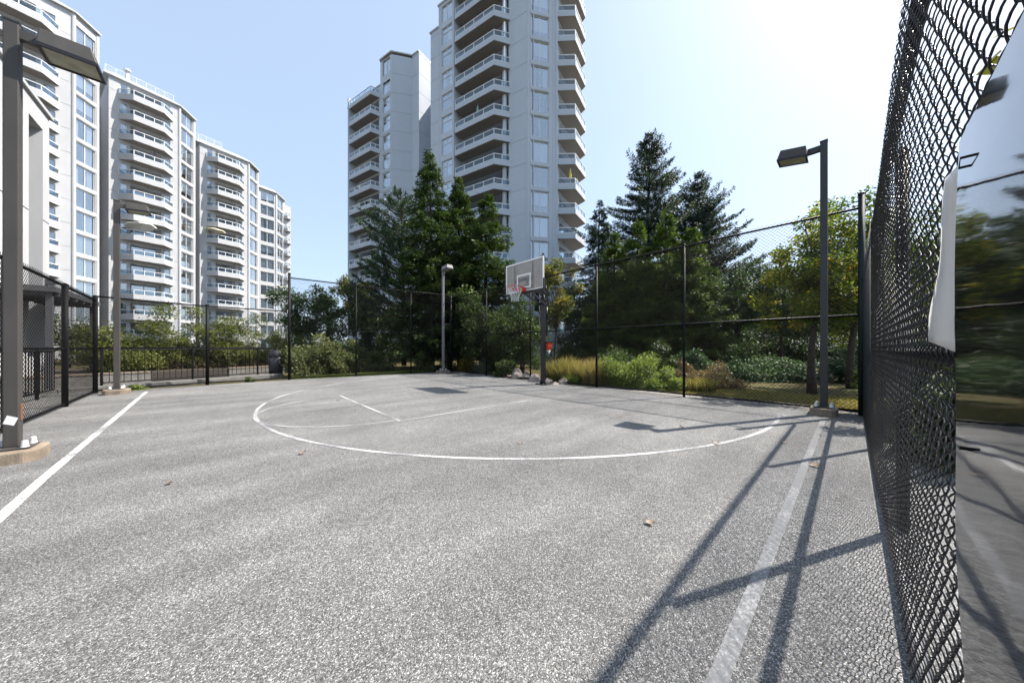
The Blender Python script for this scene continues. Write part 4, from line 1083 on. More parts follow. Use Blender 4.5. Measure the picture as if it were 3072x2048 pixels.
# bin behind the low fence
p = at(828, 13.7); T = thing('rubbish_bin', p, 'dark rounded rubbish bin behind the low fence by the tall double post', 'bin')
mb = MB(); n = 16; mb.frustum([(.24*cos(2*pi*i/n),.24*sin(2*pi*i/n),-.04) for i in range(n)],[(.29*cos(2*pi*i/n),.29*sin(2*pi*i/n),.86) for i in range(n)]); obj('bin_body', mb.mesh('bin_body','bin_plastic',(0,0,0),True), T)
mb = MB(); lv = [(.31,.862),(.31,.92),(.26,1.02),(.15,1.09),(.03,1.11)]
for (r0,z0),(r1,z1) in zip(lv,lv[1:]): mb.frustum([(r0*cos(2*pi*i/n),r0*sin(2*pi*i/n),z0) for i in range(n)],[(r1*cos(2*pi*i/n),r1*sin(2*pi*i/n),z1) for i in range(n)])
obj('bin_lid', mb.mesh('bin_lid','bin_plastic',(0,0,0),True), T)

# ================================================================== VEGETATION
def unit(a): return a/np.maximum(np.linalg.norm(a, axis=-1, keepdims=True), 1e-9)
def leaves(C, D, Nn, L, Wd):
    """rhombic leaves: base C, direction D, side = D x N"""
    S_ = unit(np.cross(D, Nn)); L = L[:,None]; Wd = Wd[:,None]
    v = np.stack([C, C+D*L*.45+S_*Wd*.5, C+D*L, C+D*L*.45-S_*Wd*.5], 1)
    n = len(C); return v.reshape(-1,3), np.arange(n*4).reshape(n,4)
def plant(name, loc, label, cat, group): return thing(name, loc, label, cat, group)
def crown(T, v, f, tone, material, nm='crown'):
    return obj(nm, np_mesh(nm, v, f, material, np.clip(tone,0,1)), T)
def wood(T, nm, paths, radii, material='bark', sides=6):
    mb = MB()
    for p, r in zip(paths, radii): mb.tube(p, r, sides)
    return obj(nm, mb.mesh(nm, material, (0,0,0), True), T)

def conifer(name, label, p, H, R, style, material, seed, z0=.05, dens=1.0, power=.85, nb=None, trunk=.16):
    rng = np.random.default_rng(seed); T = plant(name, p, label, 'tree', 'trees round the court')
    lean = rng.uniform(-.02,.02,2)
    tz = np.linspace(0,1,8); wood(T, 'trunk', [[(lean[0]*H*t*t, lean[1]*H*t*t, H*t*.985) for t in tz]], [[trunk*(1-.93*t)+.012 for t in tz]])
    nb = nb or int(H*26)
    q = np.sort(rng.random(nb)**1.15); q = z0+(1-z0)*q
    if style == 'fir': q = np.round(q*H/.55)*.55/H+rng.normal(0,.006,nb); q = np.clip(q, z0, .995)
    az = rng.random(nb)*2*pi
    taper = (1-q)**power
    # lobes: uneven outline with azimuth and height
    la = 1.0 if style != 'cedar' else .5
    lob = 1+.22*la*np.sin(az*3+q*17+seed)+.16*la*np.sin(az*5-q*31)
    L = (R*taper*lob*rng.uniform(.72,1.12,nb)+.10)
    if style == 'fir': L *= rng.choice([.55,.8,1.0,1.18], nb, p=[.2,.3,.35,.15])
    dirh = np.stack([np.cos(az), np.sin(az), np.zeros(nb)], 1); side = np.stack([-np.sin(az), np.cos(az), np.zeros(nb)], 1)
    def pos(t, i):
        if style == 'cedar': zz = .30*t-.42*t*t+.16*t**4
        elif style == 'fir': zz = (.75*(q[i]-.35))*t-.30*t*t+.42*t**3
        else: zz = .35*t+.10*t*t
        x = L[i]*t
        return np.stack([dirh[i,0]*x, dirh[i,1]*x, q[i]*H+L[i]*zz], 1) + np.stack([lean[0]*H*q[i]**2, lean[1]*H*q[i]**2, 0*x], 1)
    # branch wood
    bi = np.arange(nb) if style != 'cedar' else np.arange(0, nb, 3)
    pts = np.stack([pos(np.full(len(bi), t), bi) for t in (0,.3,.6,.92)], 1)
    v, f = tubes_np(pts, .016 if style != 'pine' else .03, 3); obj('branches', np_mesh('branches', v, f, 'bark'), T)['kind'] = 'stuff'
    per = {'cedar':105, 'fir':74, 'pine':70}[style]*dens
    cnt = np.maximum(4, (L*per).astype(int)); I = np.repeat(np.arange(nb), cnt); n = len(I)
    if style == 'pine': t = 1-rng.random(n)**1.6*.6
    else: t = .12+.88*rng.random(n)**.75
    C = pos(t, I)
    wd = {'cedar':.34, 'fir':.30, 'pine':.20}[style]
    sgn = rng.choice([-1,1], n); lat = rng.random(n)*wd*(1.05-t)*np.minimum(L[I],2.2)+.02
    C = C+side[I]*(sgn*lat)[:,None]+rng.normal(0,.035,(n,3))
    if style == 'cedar':
        C[:,2] -= np.abs(rng.normal(0,.12,n)); D = unit(dirh[I]*.7+side[I]*(sgn*.5)[:,None]+np.array([0,0,-.15])+rng.normal(0,.30,(n,3)))
        Nn = unit(rng.normal(0,.5,(n,3))+np.array([0,0,1])); ll = rng.uniform(.10,.26,n); ww = ll*rng.uniform(.24,.40,n)
    elif style == 'fir':
        C[:,2] -= np.abs(rng.normal(0,.05,n))*np.minimum(1,L[I]/2)
        hang = rng.random(n) < .5
        D = unit(dirh[I]*.7+side[I]*(sgn*.6)[:,None]+np.where(hang[:,None], np.array([[0,0,-1.0]]), np.array([[0,0,.10]]))+rng.normal(0,.22,(n,3)))
        Nn = unit(rng.normal(0,.6,(n,3))+np.array([0,0,1])); ll = rng.uniform(.15,.36,n); ww = ll*rng.uniform(.18,.30,n)
    else:
        D = unit(dirh[I]*.35+np.array([0,0,.55])+rng.normal(0,.5,(n,3))); Nn = unit(rng.normal(0,1,(n,3))); ll = rng.uniform(.12,.28,n); ww = ll*rng.uniform(.14,.24,n)
    v, f = leaves(C, D, Nn, ll, ww)
    btone = rng.random(nb)*.55+.1*np.sin(az*2+q*9)
    crown(T, v, f, btone[I]+rng.normal(.22,.16,n)+.18*(t-.5), material)
    return T

def broadleaf(name, label, p, H, R, material, seed, n=16000, zc=.55, flat=.8, leaf=(.07,.13), ncl=60, clr=.42, trunk=.09, fork=.25, cat='tree', group='trees round the court', limbs=True, tone=(.45,.2), lean=(0,0), stems=1, low=None, shade=0.0):
    rng = np.random.default_rng(seed); T = plant(name, p, label, cat, group)
    cz = H*zc; rz = (H-(low if low is not None else H*.2))/2; cz = H-rz
    # cluster centres: filled lumpy ellipsoid biased to the outside
    d = unit(rng.normal(0,1,(ncl,3))); rad = rng.random(ncl)**.42
    lum = 1+.20*np.sin(d[:,0]*4+seed)+.18*np.cos(d[:,1]*5+d[:,2]*3+seed*2)
    cc = d*rad[:,None]*lum[:,None]*np.array([R,R,rz])*.86; cc[:,2] += cz; cc[:,0] += lean[0]*cc[:,2]/H; cc[:,1] += lean[1]*cc[:,2]/H
    cr = clr*rng.uniform(.55,1.35,ncl)
    I = rng.choice(ncl, n, p=cr**2/np.sum(cr**2)); g = unit(rng.normal(0,1,(n,3)))*(rng.random(n)**.5)[:,None]
    C = cc[I]+g*cr[I][:,None]*np.array([1,1,flat])
    C[:,2] = np.maximum(C[:,2], .03)
    D = unit(g*.8+rng.normal(0,.55,(n,3))+np.array([0,0,-.25])); Nn = unit(rng.normal(0,.55,(n,3))+np.array([0,0,1])+g*.4)
    ll = rng.uniform(*leaf, n); ww = ll*rng.uniform(.5,.8,n)
    v, f = leaves(C, D, Nn, ll, ww)
    ct = rng.normal(0,.17,ncl)
    crown(T, v, f, tone[0]+ct[I]+rng.normal(0,tone[1],n), material, 'crown' if cat == 'tree' else 'foliage')
    if limbs:
        paths = []; radii = []
        for s in range(stems):
            ox, oy = (rng.uniform(-.15,.15,2) if stems > 1 else (0,0))
            top = np.array([ox+lean[0]*.5, oy+lean[1]*.5, cz+rz*.35]); zf = H*fork
            k = 7; pp = [(ox*(1-t)+top[0]*t+.06*sin(t*7+seed+s), oy*(1-t)+top[1]*t+.06*cos(t*5+s), -.05+(top[2]+.05)*t) for t in np.linspace(0,1,k)]
            paths.append(pp); radii.append([trunk*(1.25 if i == 0 else 1)*(1-.75*i/(k-1)) for i in range(k)])
        tr = wood(T, 'trunk' if cat == 'tree' else 'stems', paths, radii, sides=8)
        paths = []; radii = []
        for j in rng.permutation(ncl)[:min(ncl,34)]:
            s0 = zf+(cz+rz*.2-zf)*rng.random()*.8; t0 = s0/max(top[2],.01); a = np.array([top[0]*t0, top[1]*t0, s0]); b = cc[j]; m = (a+b)/2+np.array([0,0,-.12*R])+rng.normal(0,.06*R,3)
            paths.append([a, a*.5+m*.5+rng.normal(0,.03,3), m, b]); radii.append([trunk*.42, trunk*.30, trunk*.2, trunk*.07])
        wood(T, 'branches', paths, radii, sides=5)['kind'] = 'stuff'
    return T

def shrub(label, p, h, R, material, seed, n=5000, leaf=(.06,.12), ncl=26, name='shrub', sx=1.0, tone=(.45,.22), clr=None, group='shrubs behind the fences', flat=.75):
    rng = np.random.default_rng(seed); T = plant(name, p, label, 'shrub', group)
    d = unit(rng.normal(0,1,(ncl,3))); d[:,2] = np.abs(d[:,2]); rad = rng.random(ncl)**.35
    lum = 1+.22*np.sin(d[:,0]*5+seed)+.18*np.cos(d[:,1]*6+seed)
    cc = d*(rad*lum)[:,None]*np.array([R*sx,R,h])*.82; cc[:,2] = np.maximum(cc[:,2], .12*h)
    cr = (clr or min(R,h)*.30)*rng.uniform(.6,1.35,ncl)
    I = rng.choice(ncl, n, p=cr**2/np.sum(cr**2)); g = unit(rng.normal(0,1,(n,3)))*(rng.random(n)**.4)[:,None]
    C = cc[I]+g*cr[I][:,None]*np.array([1,1,flat]); C[:,2] = np.maximum(C[:,2], .02)
    spr = rng.random(n) < .07; C[spr,2] += rng.random(spr.sum())*.12*h
    D = unit(g*.9+rng.normal(0,.5,(n,3))); Nn = unit(rng.normal(0,.5,(n,3))+np.array([0,0,1])+g*.5)
    ll = rng.uniform(*leaf, n); v, f = leaves(C, D, Nn, ll, ll*rng.uniform(.42,.75,n))
    ct = rng.normal(0,.15,ncl); crown(T, v, f, tone[0]+ct[I]+rng.normal(0,tone[1],n), material, 'foliage')
    paths = []; radii = []
    for j in range(min(ncl,14)):
        a = np.array([*(rng.normal(0,.12*R,2)), -.03]); b = cc[j]; m = a*.45+b*.55+rng.normal(0,.08*R,3); m[2] = max(m[2],.05)
        paths.append([a,m,b]); radii.append([.02,.014,.006])
    wood(T, 'stems', paths, radii, sides=5)
    return T

def grass_clump(label, p, h, R, material, seed, n=2500, name='grass_clump', sx=1.0, width=.008, bend=.5, group='long grass behind the fence', cat='grass'):
    rng = np.random.default_rng(seed); T = plant(name, p, label, cat, group)
    r = np.sqrt(rng.random(n)); az = rng.random(n)*2*pi
    B = np.stack([r*np.cos(az)*R*sx, r*np.sin(az)*R, np.zeros(n)], 1)
    hh = h*rng.uniform(.45,1.1,n)*(1-.35*r); lean = rng.normal(0,1,(n,2))*bend*.45+B[:,:2]/R*.25
    M = B+np.stack([lean[:,0]*hh*.3, lean[:,1]*hh*.3, hh*.62], 1); Tp = B+np.stack([lean[:,0]*hh*.85, lean[:,1]*hh*.85, hh], 1)
    s = np.stack([-np.sin(az*7), np.cos(az*7), np.zeros(n)], 1)*width*rng.uniform(.7,1.6,n)[:,None]
    v = np.stack([B-s, B+s, M+s*.8, M-s*.8, Tp+s*.25, Tp-s*.25], 1).reshape(-1,3); i = np.arange(n)[:,None]*6
    f = np.concatenate([i+np.array([[0,1,2,3]]), i+np.array([[3,2,4,5]])])
    tn = rng.normal(.5,.24,n)+.25*np.sin(B[:,0]*2.3+seed)*np.cos(B[:,1]*1.9); obj('blades', np_mesh('blades', v, f, material, np.clip(np.concatenate([tn-.08,tn+.08]),0,1)), T)
    return T

# ---- conifers left of the hoop
conifer('pine_tree', 'dark blue green pine with upswept tufts, left of the cedars', at(1212,21.5), 11.8, 4.3, 'pine', 'leaf_pine', 3, z0=.20, power=.62, nb=250, dens=1.05, trunk=.17)
conifer('cedar_tree', 'tallest cedar of the trio left of the hoop', at(1297,19.0), 13.3, 3.5, 'cedar', 'leaf_cedar', 11, power=.84)
conifer('cedar_tree', 'middle cedar of the trio left of the hoop', at(1378,20.5), 12.6, 3.1, 'cedar', 'leaf_cedar', 12, power=.84)
conifer('cedar_tree', 'shortest cedar of the trio, nearest the backboard', at(1455,18.6), 10.5, 3.8, 'cedar', 'leaf_cedar', 13, power=.82)
# ---- conifers right of the hoop
conifer('cedar_tree', 'slender dark conifer right of the tower edge', at(1792,27), 14.0, 3.0, 'cedar', 'leaf_fir', 14, power=.8, dens=.8)
conifer('fir_tree', 'tall open fir with layered spreading branches, highest tree on the right', at(1942,31), 22.6, 7.8, 'fir', 'leaf_fir', 21, power=.80, nb=560, trunk=.26, z0=.06, dens=1.0)
conifer('fir_tree', 'second fir, shorter, with a pointed top right of the tallest fir', at(2092,30), 17.8, 7.0, 'fir', 'leaf_fir', 22, power=.74, nb=540, trunk=.24, z0=.06, dens=1.0)
conifer('cedar_tree', 'bright green cedar under the tall fir, leftmost of four', at(1842,22), 9.4, 3.1, 'cedar', 'leaf_cedar_bright', 15, power=.8)
conifer('cedar_tree', 'bright green cedar under the tall fir, second of four', at(1912,21), 9.8, 3.0, 'cedar', 'leaf_cedar_bright', 16, power=.8)
conifer('cedar_tree', 'bright green cedar under the tall fir, third of four', at(1990,20), 10.0, 3.0, 'cedar', 'leaf_cedar_bright', 17, power=.8)
conifer('cedar_tree', 'bright green cedar under the firs, rightmost of four', at(2078,19.5), 8.8, 2.9, 'cedar', 'leaf_cedar_bright', 18, power=.78)
# ---- broadleaved trees
broadleaf('broadleaf_tree', 'dark spreading tree behind the tall far fence, left of the pine', at(985,22), 6.4, 3.4, 'leaf_dark', 31, 21000, ncl=70, clr=.6, low=1.0, leaf=(.09,.17))
broadleaf('broadleaf_tree', 'yellow green tree top showing between the pine and the dark tree', at(1062,26), 7.6, 1.7, 'leaf_yellow', 32, 5000, ncl=26, clr=.5, low=3.5, leaf=(.1,.18), tone=(.3,.2))
broadleaf('broadleaf_tree', 'small distant dark tree beside the tall double post', at(905,34), 4.6, 2.6, 'leaf_pine', 33, 6000, ncl=30, clr=.6, low=.6, leaf=(.1,.2))
broadleaf('broadleaf_tree', 'dark tree filling the gap behind the corner lamp', at(1150,25), 5.6, 3.4, 'leaf_dark', 34, 11000, ncl=46, clr=.7, low=.4, leaf=(.1,.2))
broadleaf('broadleaf_tree', 'small tree turning yellow behind the backboard', at(1668,16.5), 6.0, 1.25, 'leaf_turning', 35, 6500, ncl=30, clr=.36, low=1.9, trunk=.06, leaf=(.08,.15), tone=(.48,.22))
broadleaf('broadleaf_tree', 'tall green shrubby tree left of the hoop pole', at(1450,15.8), 4.5, 1.5, 'leaf_mid', 36, 9000, ncl=44, clr=.42, low=.2, trunk=.05, leaf=(.07,.13), stems=3)
broadleaf('broadleaf_tree', 'tall green shrubby tree directly behind the hoop pole', at(1560,14.6), 4.0, 1.35, 'leaf_mid', 37, 9000, ncl=44, clr=.40, low=.1, trunk=.05, leaf=(.07,.13), stems=3)
broadleaf('broadleaf_tree', 'dark broad tree right of the bright cedars', at(2215,19.5), 7.4, 2.9, 'leaf_dark', 38, 15000, ncl=50, clr=.55, low=.3, leaf=(.09,.17))
broadleaf('broadleaf_tree', 'dark broad tree behind the maple', at(2345,18), 6.9, 2.7, 'leaf_dark', 39, 15000, ncl=50, clr=.55, low=.3, leaf=(.09,.17))
broadleaf('maple_tree', 'yellow green maple beyond the right hand lamp post', at(2438,8.3), 5.0, 1.45, 'leaf_maple', 40, 17000, ncl=84, clr=.32, low=1.1, trunk=.095, leaf=(.055,.11), tone=(.50,.24), fork=.42, lean=(.25,.1))
broadleaf('maple_tree', 'taller maple with a leaning trunk behind the right hand lamp post', at(2560,9.6), 6.1, 1.5, 'leaf_maple', 41, 18000, ncl=80, clr=.36, low=1.2, trunk=.10, leaf=(.06,.115), tone=(.38,.22), fork=.35)
broadleaf('maple_tree', 'green maple seen through the near fence', at(2800,11), 6.6, 2.3, 'leaf_maple', 42, 12000, ncl=54, clr=.5, low=.8, trunk=.10, leaf=(.07,.13), tone=(.32,.2))
broadleaf('broadleaf_tree', 'dark tree far behind the near fence', at(2960,14), 7.2, 3.0, 'leaf_dark', 43, 9000, ncl=46, clr=.6, low=.2, leaf=(.1,.18))
broadleaf('broadleaf_tree', 'dark tree behind the maples at the far right', at(2620,16), 6.0, 2.6, 'leaf_dark', 44, 9000, ncl=46, clr=.6, low=.2, leaf=(.1,.18))
broadleaf('sapling', 'yellow leaved sapling leaning over the near fence in the top right corner', cw(2.35,-.78), 3.05, .42, 'leaf_yellow', 45, 260, ncl=14, clr=.16, low=2.1, trunk=.014, leaf=(.06,.11), tone=(.6,.2), fork=.6)
for i, (px, Y, H, R_, lb) in enumerate(((2180,27,9.0,3.4,'dark backdrop tree between the second fir and the lamp post'),(2300,29,9.6,3.6,'dark backdrop tree left of the right hand lamp head'),(2420,26,8.4,3.2,'dark backdrop tree directly behind the maple'),
                                        (2540,25,8.2,3.2,'dark backdrop tree right of the maple'),(2700,24,8.2,3.4,'dark backdrop tree behind the near fence corner'),(2860,22,8.6,3.4,'dark backdrop tree behind the near fence mesh'),(1745,30,8.0,3.2,'dark backdrop tree right of the tower foot'),(1880,30,8.6,3.4,'dark backdrop tree under the tallest fir'))):
    broadleaf('broadleaf_tree', lb, at(px,Y), H, R_, 'leaf_dark', 60+i, 9000, ncl=44, clr=.85, low=.1, leaf=(.14,.26), tone=(.35,.2))
# ---- shrubs along the far fence
SH = [('sprawling pale leaved shrub by the double post', 915, 13.9, 2.0, 1.0, 'leaf_shrub', 6000), ('sprawling pale leaved shrub, second from the double post', 985, 14.9, 2.15, 1.1, 'leaf_shrub', 6500),
      ('sprawling pale leaved shrub, third from the double post', 1062, 15.9, 1.75, 1.0, 'leaf_shrub', 5500), ('low pale shrub at the end of the far row', 1132, 17.0, 1.0, .9, 'leaf_shrub', 3500),
      ('cream variegated shrub left of the corner lamp', 1268, 16.6, 1.30, .62, 'leaf_variegated', 3200), ('cream variegated shrub right of the corner lamp', 1345, 17.2, 1.15, .5, 'leaf_variegated', 2600),
      ('small yellow shrub right of the fence corner', 1400, 16.4, .95, .5, 'leaf_yellow', 2600), ('grey green shrub beside the small yellow one', 1445, 15.2, .80, .5, 'leaf_grey', 2600),
      ('low leafy green shrub beside the rocks', 1520, 13.2, .95, .6, 'leaf_mid', 3000), ('bramble mound at the foot of the cedars', 1480, 17.5, 1.9, 1.2, 'leaf_mid', 5000)]
for i, (lb, px, Y, h, R, m, n) in enumerate(SH): shrub(lb, at(px,Y,-.03), h, R, m, 100+i, n)
# ---- hedge behind the low fence
HG = [('hedge shrub at the left end, behind the far left lamp post', 318, 12.6, 2.15, 1.1), ('dark green hedge shrub second from the left', 430, 13.4, 2.05, 1.1), ('low hedge shrub in the dip below the white balconies', 520, 14.3, 1.35, 1.0),
      ('hedge shrub left of the middle fence post', 592, 14.9, 2.0, 1.0), ('tallest hedge shrub right of the middle fence post', 668, 15.6, 2.35, 1.15), ('broad hedge shrub with a leafy top', 752, 16.4, 2.25, 1.2), ('hedge shrub at the right end by the rubbish bin', 838, 17.0, 2.0, 1.1)]
for i, (lb, px, Y, h, R) in enumerate(HG): shrub(lb, at(px,Y,.2), h*1.30, R*1.2, 'leaf_hedge', 130+i, 10000, name='hedge_shrub', leaf=(.05,.11), tone=(.62,.24), group='hedge behind the low fence')
broadleaf('broadleaf_tree', 'olive green shrubby tree behind the canopy at the left', at(205,16), 2.9, 1.4, 'leaf_shrub', 47, 6000, ncl=34, clr=.4, low=.2, leaf=(.06,.12))
# dead wood tangle under the hedge
rng = np.random.default_rng(5); mb = MB()
T = thing('brushwood', at(600,15.0,.25), 'tangle of bare brown twigs under the hedge', 'brushwood')
for i in range(150):
    px = rng.uniform(400,820); Y = 13.0+(px-400)/420*3.0+rng.uniform(-.3,.5); a = at(px,Y,.25); b = a+Vector((rng.normal(0,.45),rng.normal(0,.25),rng.uniform(.15,.8))); mb.tube([a,(a+b)/2+Vector(rng.normal(0,.06,3)),b], [.012,.009,.004], 4)
o = mb.build('twigs', 'leaf_dry', T); o['kind'] = 'stuff'
# ---- right hand side ground layer
shrub('feathery light green bush behind the right fence', at(1890,9.9,-.03), 1.35, .88, 'leaf_fern', 150, 16000, leaf=(.03,.08), tone=(.62,.25), sx=1.15, ncl=44)
shrub('low spreading part of the feathery bush by the fence foot', at(1985,9.3,-.03), .62, .62, 'leaf_fern', 151, 7000, leaf=(.03,.07), tone=(.55,.2), sx=1.2)
shrub('dried brown bush right of the feathery bush', at(2048,9.7,-.03), .95, .55, 'leaf_dry', 152, 3500, leaf=(.03,.08), tone=(.35,.2))
shrub('dried straw coloured bush right of the tall fence post', at(2150,9.7,-.03), .72, .65, 'leaf_dry', 153, 4500, leaf=(.03,.08), tone=(.6,.2), sx=1.2)
shrub('leafy green shrub between the dried bushes and the cedars', at(2105,11.4,-.03), 1.35, .8, 'leaf_ivy', 154, 4500, tone=(.6,.22))
shrub('ivy mound left of the maple trunk', at(2260,12.2,-.03), 1.05, 1.1, 'leaf_ivy', 155, 5000, sx=1.2); shrub('ivy mound directly behind the maple trunk', at(2400,12.0,-.03), .95, 1.1, 'leaf_ivy', 156, 5000, sx=1.2)
shrub('dark ivy bank right of the right hand lamp post', at(2540,11.5,-.03), 1.6, 1.0, 'leaf_ivy', 157, 5000, tone=(.3,.2)); shrub('tall dark undergrowth below the broad trees', at(2250,15.5,-.03), 2.2, 1.6, 'leaf_dark', 158, 6000)
shrub('undergrowth left of the dried brown bush, under the cedars', at(1990,13.5,-.03), 1.5, .9, 'leaf_cedar', 159, 4500, leaf=(.05,.14)); shrub('dark undergrowth behind the feathery bush', at(1850,14.5,-.03), 1.6, 1.3, 'leaf_dark', 160, 5000)
for i, (lb, a, b, h, R_) in enumerate((('nearest dark shrub close behind the near fence',5.5,-.98,1.15,.62),('second dark shrub along the near fence',6.5,-1.0,1.3,.66),('third dark shrub along the near fence',7.5,-1.05,1.5,.7),('tallest shrub behind the near fence, close to its corner post',8.5,-.98,3.5,.78),('tall shrub behind the near fence, just past its corner post',9.7,-1.0,3.3,.85))):
    shrub(lb, cw(a,b,-.02), h, R_, 'leaf_dark' if h < 3 else 'leaf_mid', 220+i, 9000, leaf=(.05,.10), ncl=34, sx=1.0)
for i, (lb, px, Y, h, R_) in enumerate((('dark thicket far behind the maple, left of the lamp post',2330,23,2.6,2.4),('dark thicket far behind the maple trunk',2450,22,2.4,2.2),('dark thicket right of the maple',2590,20,2.2,2.0),('dark thicket in the gap left of the pine',1040,27,2.8,2.6),('dark thicket below the pine',1190,27,2.6,2.6),('dark thicket beside the double post',900,30,2.6,2.6),('dark thicket at the foot of the tower',1700,22,1.6,2.0))):
    shrub(lb, at(px,Y,-.05), h, R_, 'leaf_dark', 240+i, 6000, leaf=(.12,.24), ncl=34, tone=(.3,.2))
shrub('bright leafed climber on the corner post of the near fence', cw(8.55,-.22,.3), 1.5, .24, 'leaf_fern', 163, 700, leaf=(.06,.13), tone=(.45,.3), ncl=14)
shrub('dark shrub furthest along the near fence', cw(9.8,-1.3,-.02), 2.4, .9, 'leaf_dark', 164, 5000, leaf=(.06,.11))
grass_clump('long yellowing grass right of the hoop pole', at(1705,11.5,-.04), 1.0, .75, 'leaf_straw', 170, 3600, sx=1.1)
grass_clump('long straw coloured grass left of the feathery bush', at(1790,10.5,-.04), .95, .6, 'leaf_straw', 171, 3200)
grass_clump('short green grass at the foot of the feathery bush', at(1745,10.65,-.04), .45, .45, 'leaf_grass', 172, 2000, sx=1.3)
grass_clump('dry grass tuft by the tall fence post', at(2090,9.2,-.04), .45, .5, 'leaf_straw', 173, 2000)
# lawn blades over the strips behind the fences (uncountable)
def turf(name, label, poly_fn, n, h, material, seed):
    rng = np.random.default_rng(seed); P = poly_fn(rng, n); n = len(P); az = rng.random(n)*2*pi; hh = h*rng.uniform(.4,1.2,n)
    B = np.stack([P[:,0], P[:,1], np.full(n,-.05)], 1); s = np.stack([np.cos(az), np.sin(az), 0*az], 1)*.006; Tp = B+np.stack([rng.normal(0,.5,n)*hh, rng.normal(0,.5,n)*hh, hh], 1)
    v = np.stack([B-s,B+s,Tp], 1).reshape(-1,3); o = obj(name, np_mesh(name, v, np.arange(n*3).reshape(n,3), material, np.clip(rng.normal(.55,.25,n),0,1)))
    return tag(o, label, 'grass', None, 'stuff')
def strip(a0, a1, b0, b1):
    def f(rng, n):
        a = rng.uniform(a0,a1,n); b = rng.uniform(b0,b1,n); return a[:,None]*U+b[:,None]*V
    return f
turf('dry_lawn', 'short dry lawn behind the right fence', strip(8.9,11.5,-.6,6.5), 26000, .06, 'leaf_straw', 180)
turf('green_verge', 'green grass verge along the foot of the far fence', strip(1.9,8.0,14.6,15.5), 12000, .13, 'leaf_grass', 181)
# weeds at the fence foot
for i, (a, b, lb) in enumerate(((-1.9,13.85,'small weed at the foot of the low fence, beside the far left lamp'),(.55,14.5,'small weed at the foot of the low fence, near the rubbish bin'))):
    shrub(lb, cw(a,b,0), .16, .22, 'leaf_grass', 190+i, 260, leaf=(.04,.09), ncl=8, name='weed')
# ---- rocks
def rock(label, p, s, seed):
    bm = bmesh.new(); bmesh.ops.create_icosphere(bm, subdivisions=3, radius=1); rng = random.Random(seed)
    ph = [rng.uniform(0,6) for _ in range(6)]
    pl = [(Vector((rng.gauss(0,1),rng.gauss(0,1),rng.gauss(0,1))).normalized(), rng.uniform(.55,.85)) for _ in range(9)]
    for v in bm.verts:
        c = v.co.copy()
        for nrm, dd in pl:
            e = c.dot(nrm)-dd
            if e > 0: c -= nrm*e*.9
        k = 1+.06*sin(c.x*7+ph[0])+.05*sin(c.y*9+ph[1])+.05*sin(c.z*11+ph[2]); v.co = Vector((c.x*s[0]*k, c.y*s[1]*k, c.z*s[2]*k+s[2]*.35))
    me = bpy.data.meshes.new('rock'); bm.to_mesh(me); bm.free(); me.materials.append(MATS['rock'])
    o = obj('rock', me, None, p); o.rotation_euler = (0,0,rng.uniform(0,6)); return tag(o, label, 'rock', 'rocks behind the hoop')
for i, (lb, px, Y, s) in enumerate((('pointed rock furthest left behind the hoop', 1553,12.2,(.30,.24,.34)),('brown rock second from the left behind the hoop', 1577,12.0,(.26,.22,.30)),('pale boulder just left of the hoop pole', 1605,11.3,(.34,.26,.26)),
                                    ('small pale rock hidden partly by the hoop pole', 1648,10.8,(.26,.2,.17)),('flat pale rock right of the hoop pole', 1668,10.35,(.22,.16,.09)),('grey rock furthest right by the long grass', 1692,10.5,(.30,.2,.17)),
                                    ('low dark rock left of the pointed rock', 1530,12.6,(.3,.2,.14)),('brown boulder half hidden by the dried bush', 2025,10.2,(.42,.32,.40)))):
    rock(lb, at(px,Y,-.05), s, 200+i)
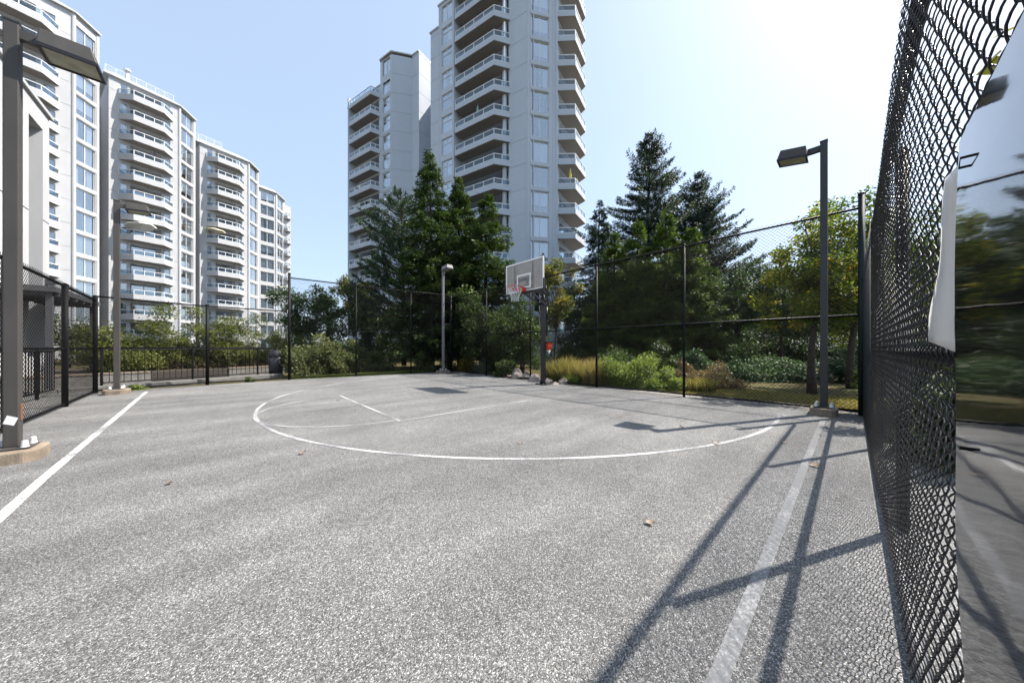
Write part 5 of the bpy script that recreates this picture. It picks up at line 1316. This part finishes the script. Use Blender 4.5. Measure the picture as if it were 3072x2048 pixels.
# ---- fallen leaves on the court
def fallen(label, px, y, L, seed):
    rng = random.Random(seed); Y = 935*EYE/(y-1044); p = at(px,Y,.012); n = 7; vs = []; fs = []
    for i in range(n+1):
        t = i/n; w = L*.30*sin(pi*min(1,t*1.02))**.8*(1+.15*rng.uniform(-1,1)); z = .012*L/.08*(4*(t-.5)**2)+rng.uniform(0,.003)
        x = (t-.5)*L; vs += [(x,w,z+.010*L/.08),(x,0,z),(x,-w,z+.008*L/.08)]
        if i:
            for k in range(2): fs.append((3*i-3+k,3*i-2+k,3*i+1+k,3*i+k))
    me = np_mesh('fallen_leaf', vs, fs, 'leaf_fallen', [rng.random()]*len(fs)); o = obj('fallen_leaf', me, None, p); o.rotation_euler = (rng.uniform(-.2,.2), rng.uniform(-.2,.2), rng.uniform(0,6.2))
    tag(o, label, 'leaf', 'fallen leaves on the court')
for i, a_ in enumerate((('large tan leaf lying on the open asphalt right of centre', 1950,1573,.085),('brown leaf beside the shadow of the near fence', 2446,1400,.13),('small leaf on the three point line at the right', 2148,1332,.09),
                        ('small leaf on the shadow of the right hand lamp post', 2045,1284,.09),('dark red leaf inside the three point line', 1561,1332,.07),('brown leaf outside the three point line at the left', 907,1362,.09),
                        ('pale leaf on the asphalt at the left', 509,1453,.08),('tiny leaf near the shadow of the near fence post', 2354,1330,.08),('small pale leaf under the lamp head shadow', 2050,1262,.07),('tiny dark leaf beside the free throw line', 1014,1203,.10))):
    fallen(a_[0], a_[1], a_[2], a_[3]*.8, 300+i)
# leaf litter and grit collected along the fence feet (uncountable)
rng = np.random.default_rng(77); n = 420
aa = np.concatenate([rng.uniform(7.7,8.25,n)+0*rng.random(n), rng.uniform(3.5,8.0,60)]); bb = np.concatenate([.2+rng.random(n)**1.3*13.2, -.14+rng.random(60)**2.5*.35])
aa[:n] = 8.24-np.abs(rng.normal(0,.16,n)); P = aa[:,None]*U+bb[:,None]*V; m_ = len(P)
Cc = np.concatenate([P, np.full((m_,1), .006)], 1); Dd = unit(np.concatenate([rng.normal(0,1,(m_,2)), rng.uniform(-.02,.12,(m_,1))], 1)); Nn = unit(rng.normal(0,.15,(m_,3))+np.array([0,0,1])); ll = rng.uniform(.010,.032,m_)
v, f = leaves(Cc, Dd, Nn, ll, ll*rng.uniform(.4,.7,m_))
o = obj('leaf_litter', np_mesh('leaf_litter', v, f, 'leaf_dry', np.clip(rng.normal(.4,.25,m_),0,1))); tag(o, 'dry leaf litter and grit along the fence feet', 'leaf litter', None, 'stuff')
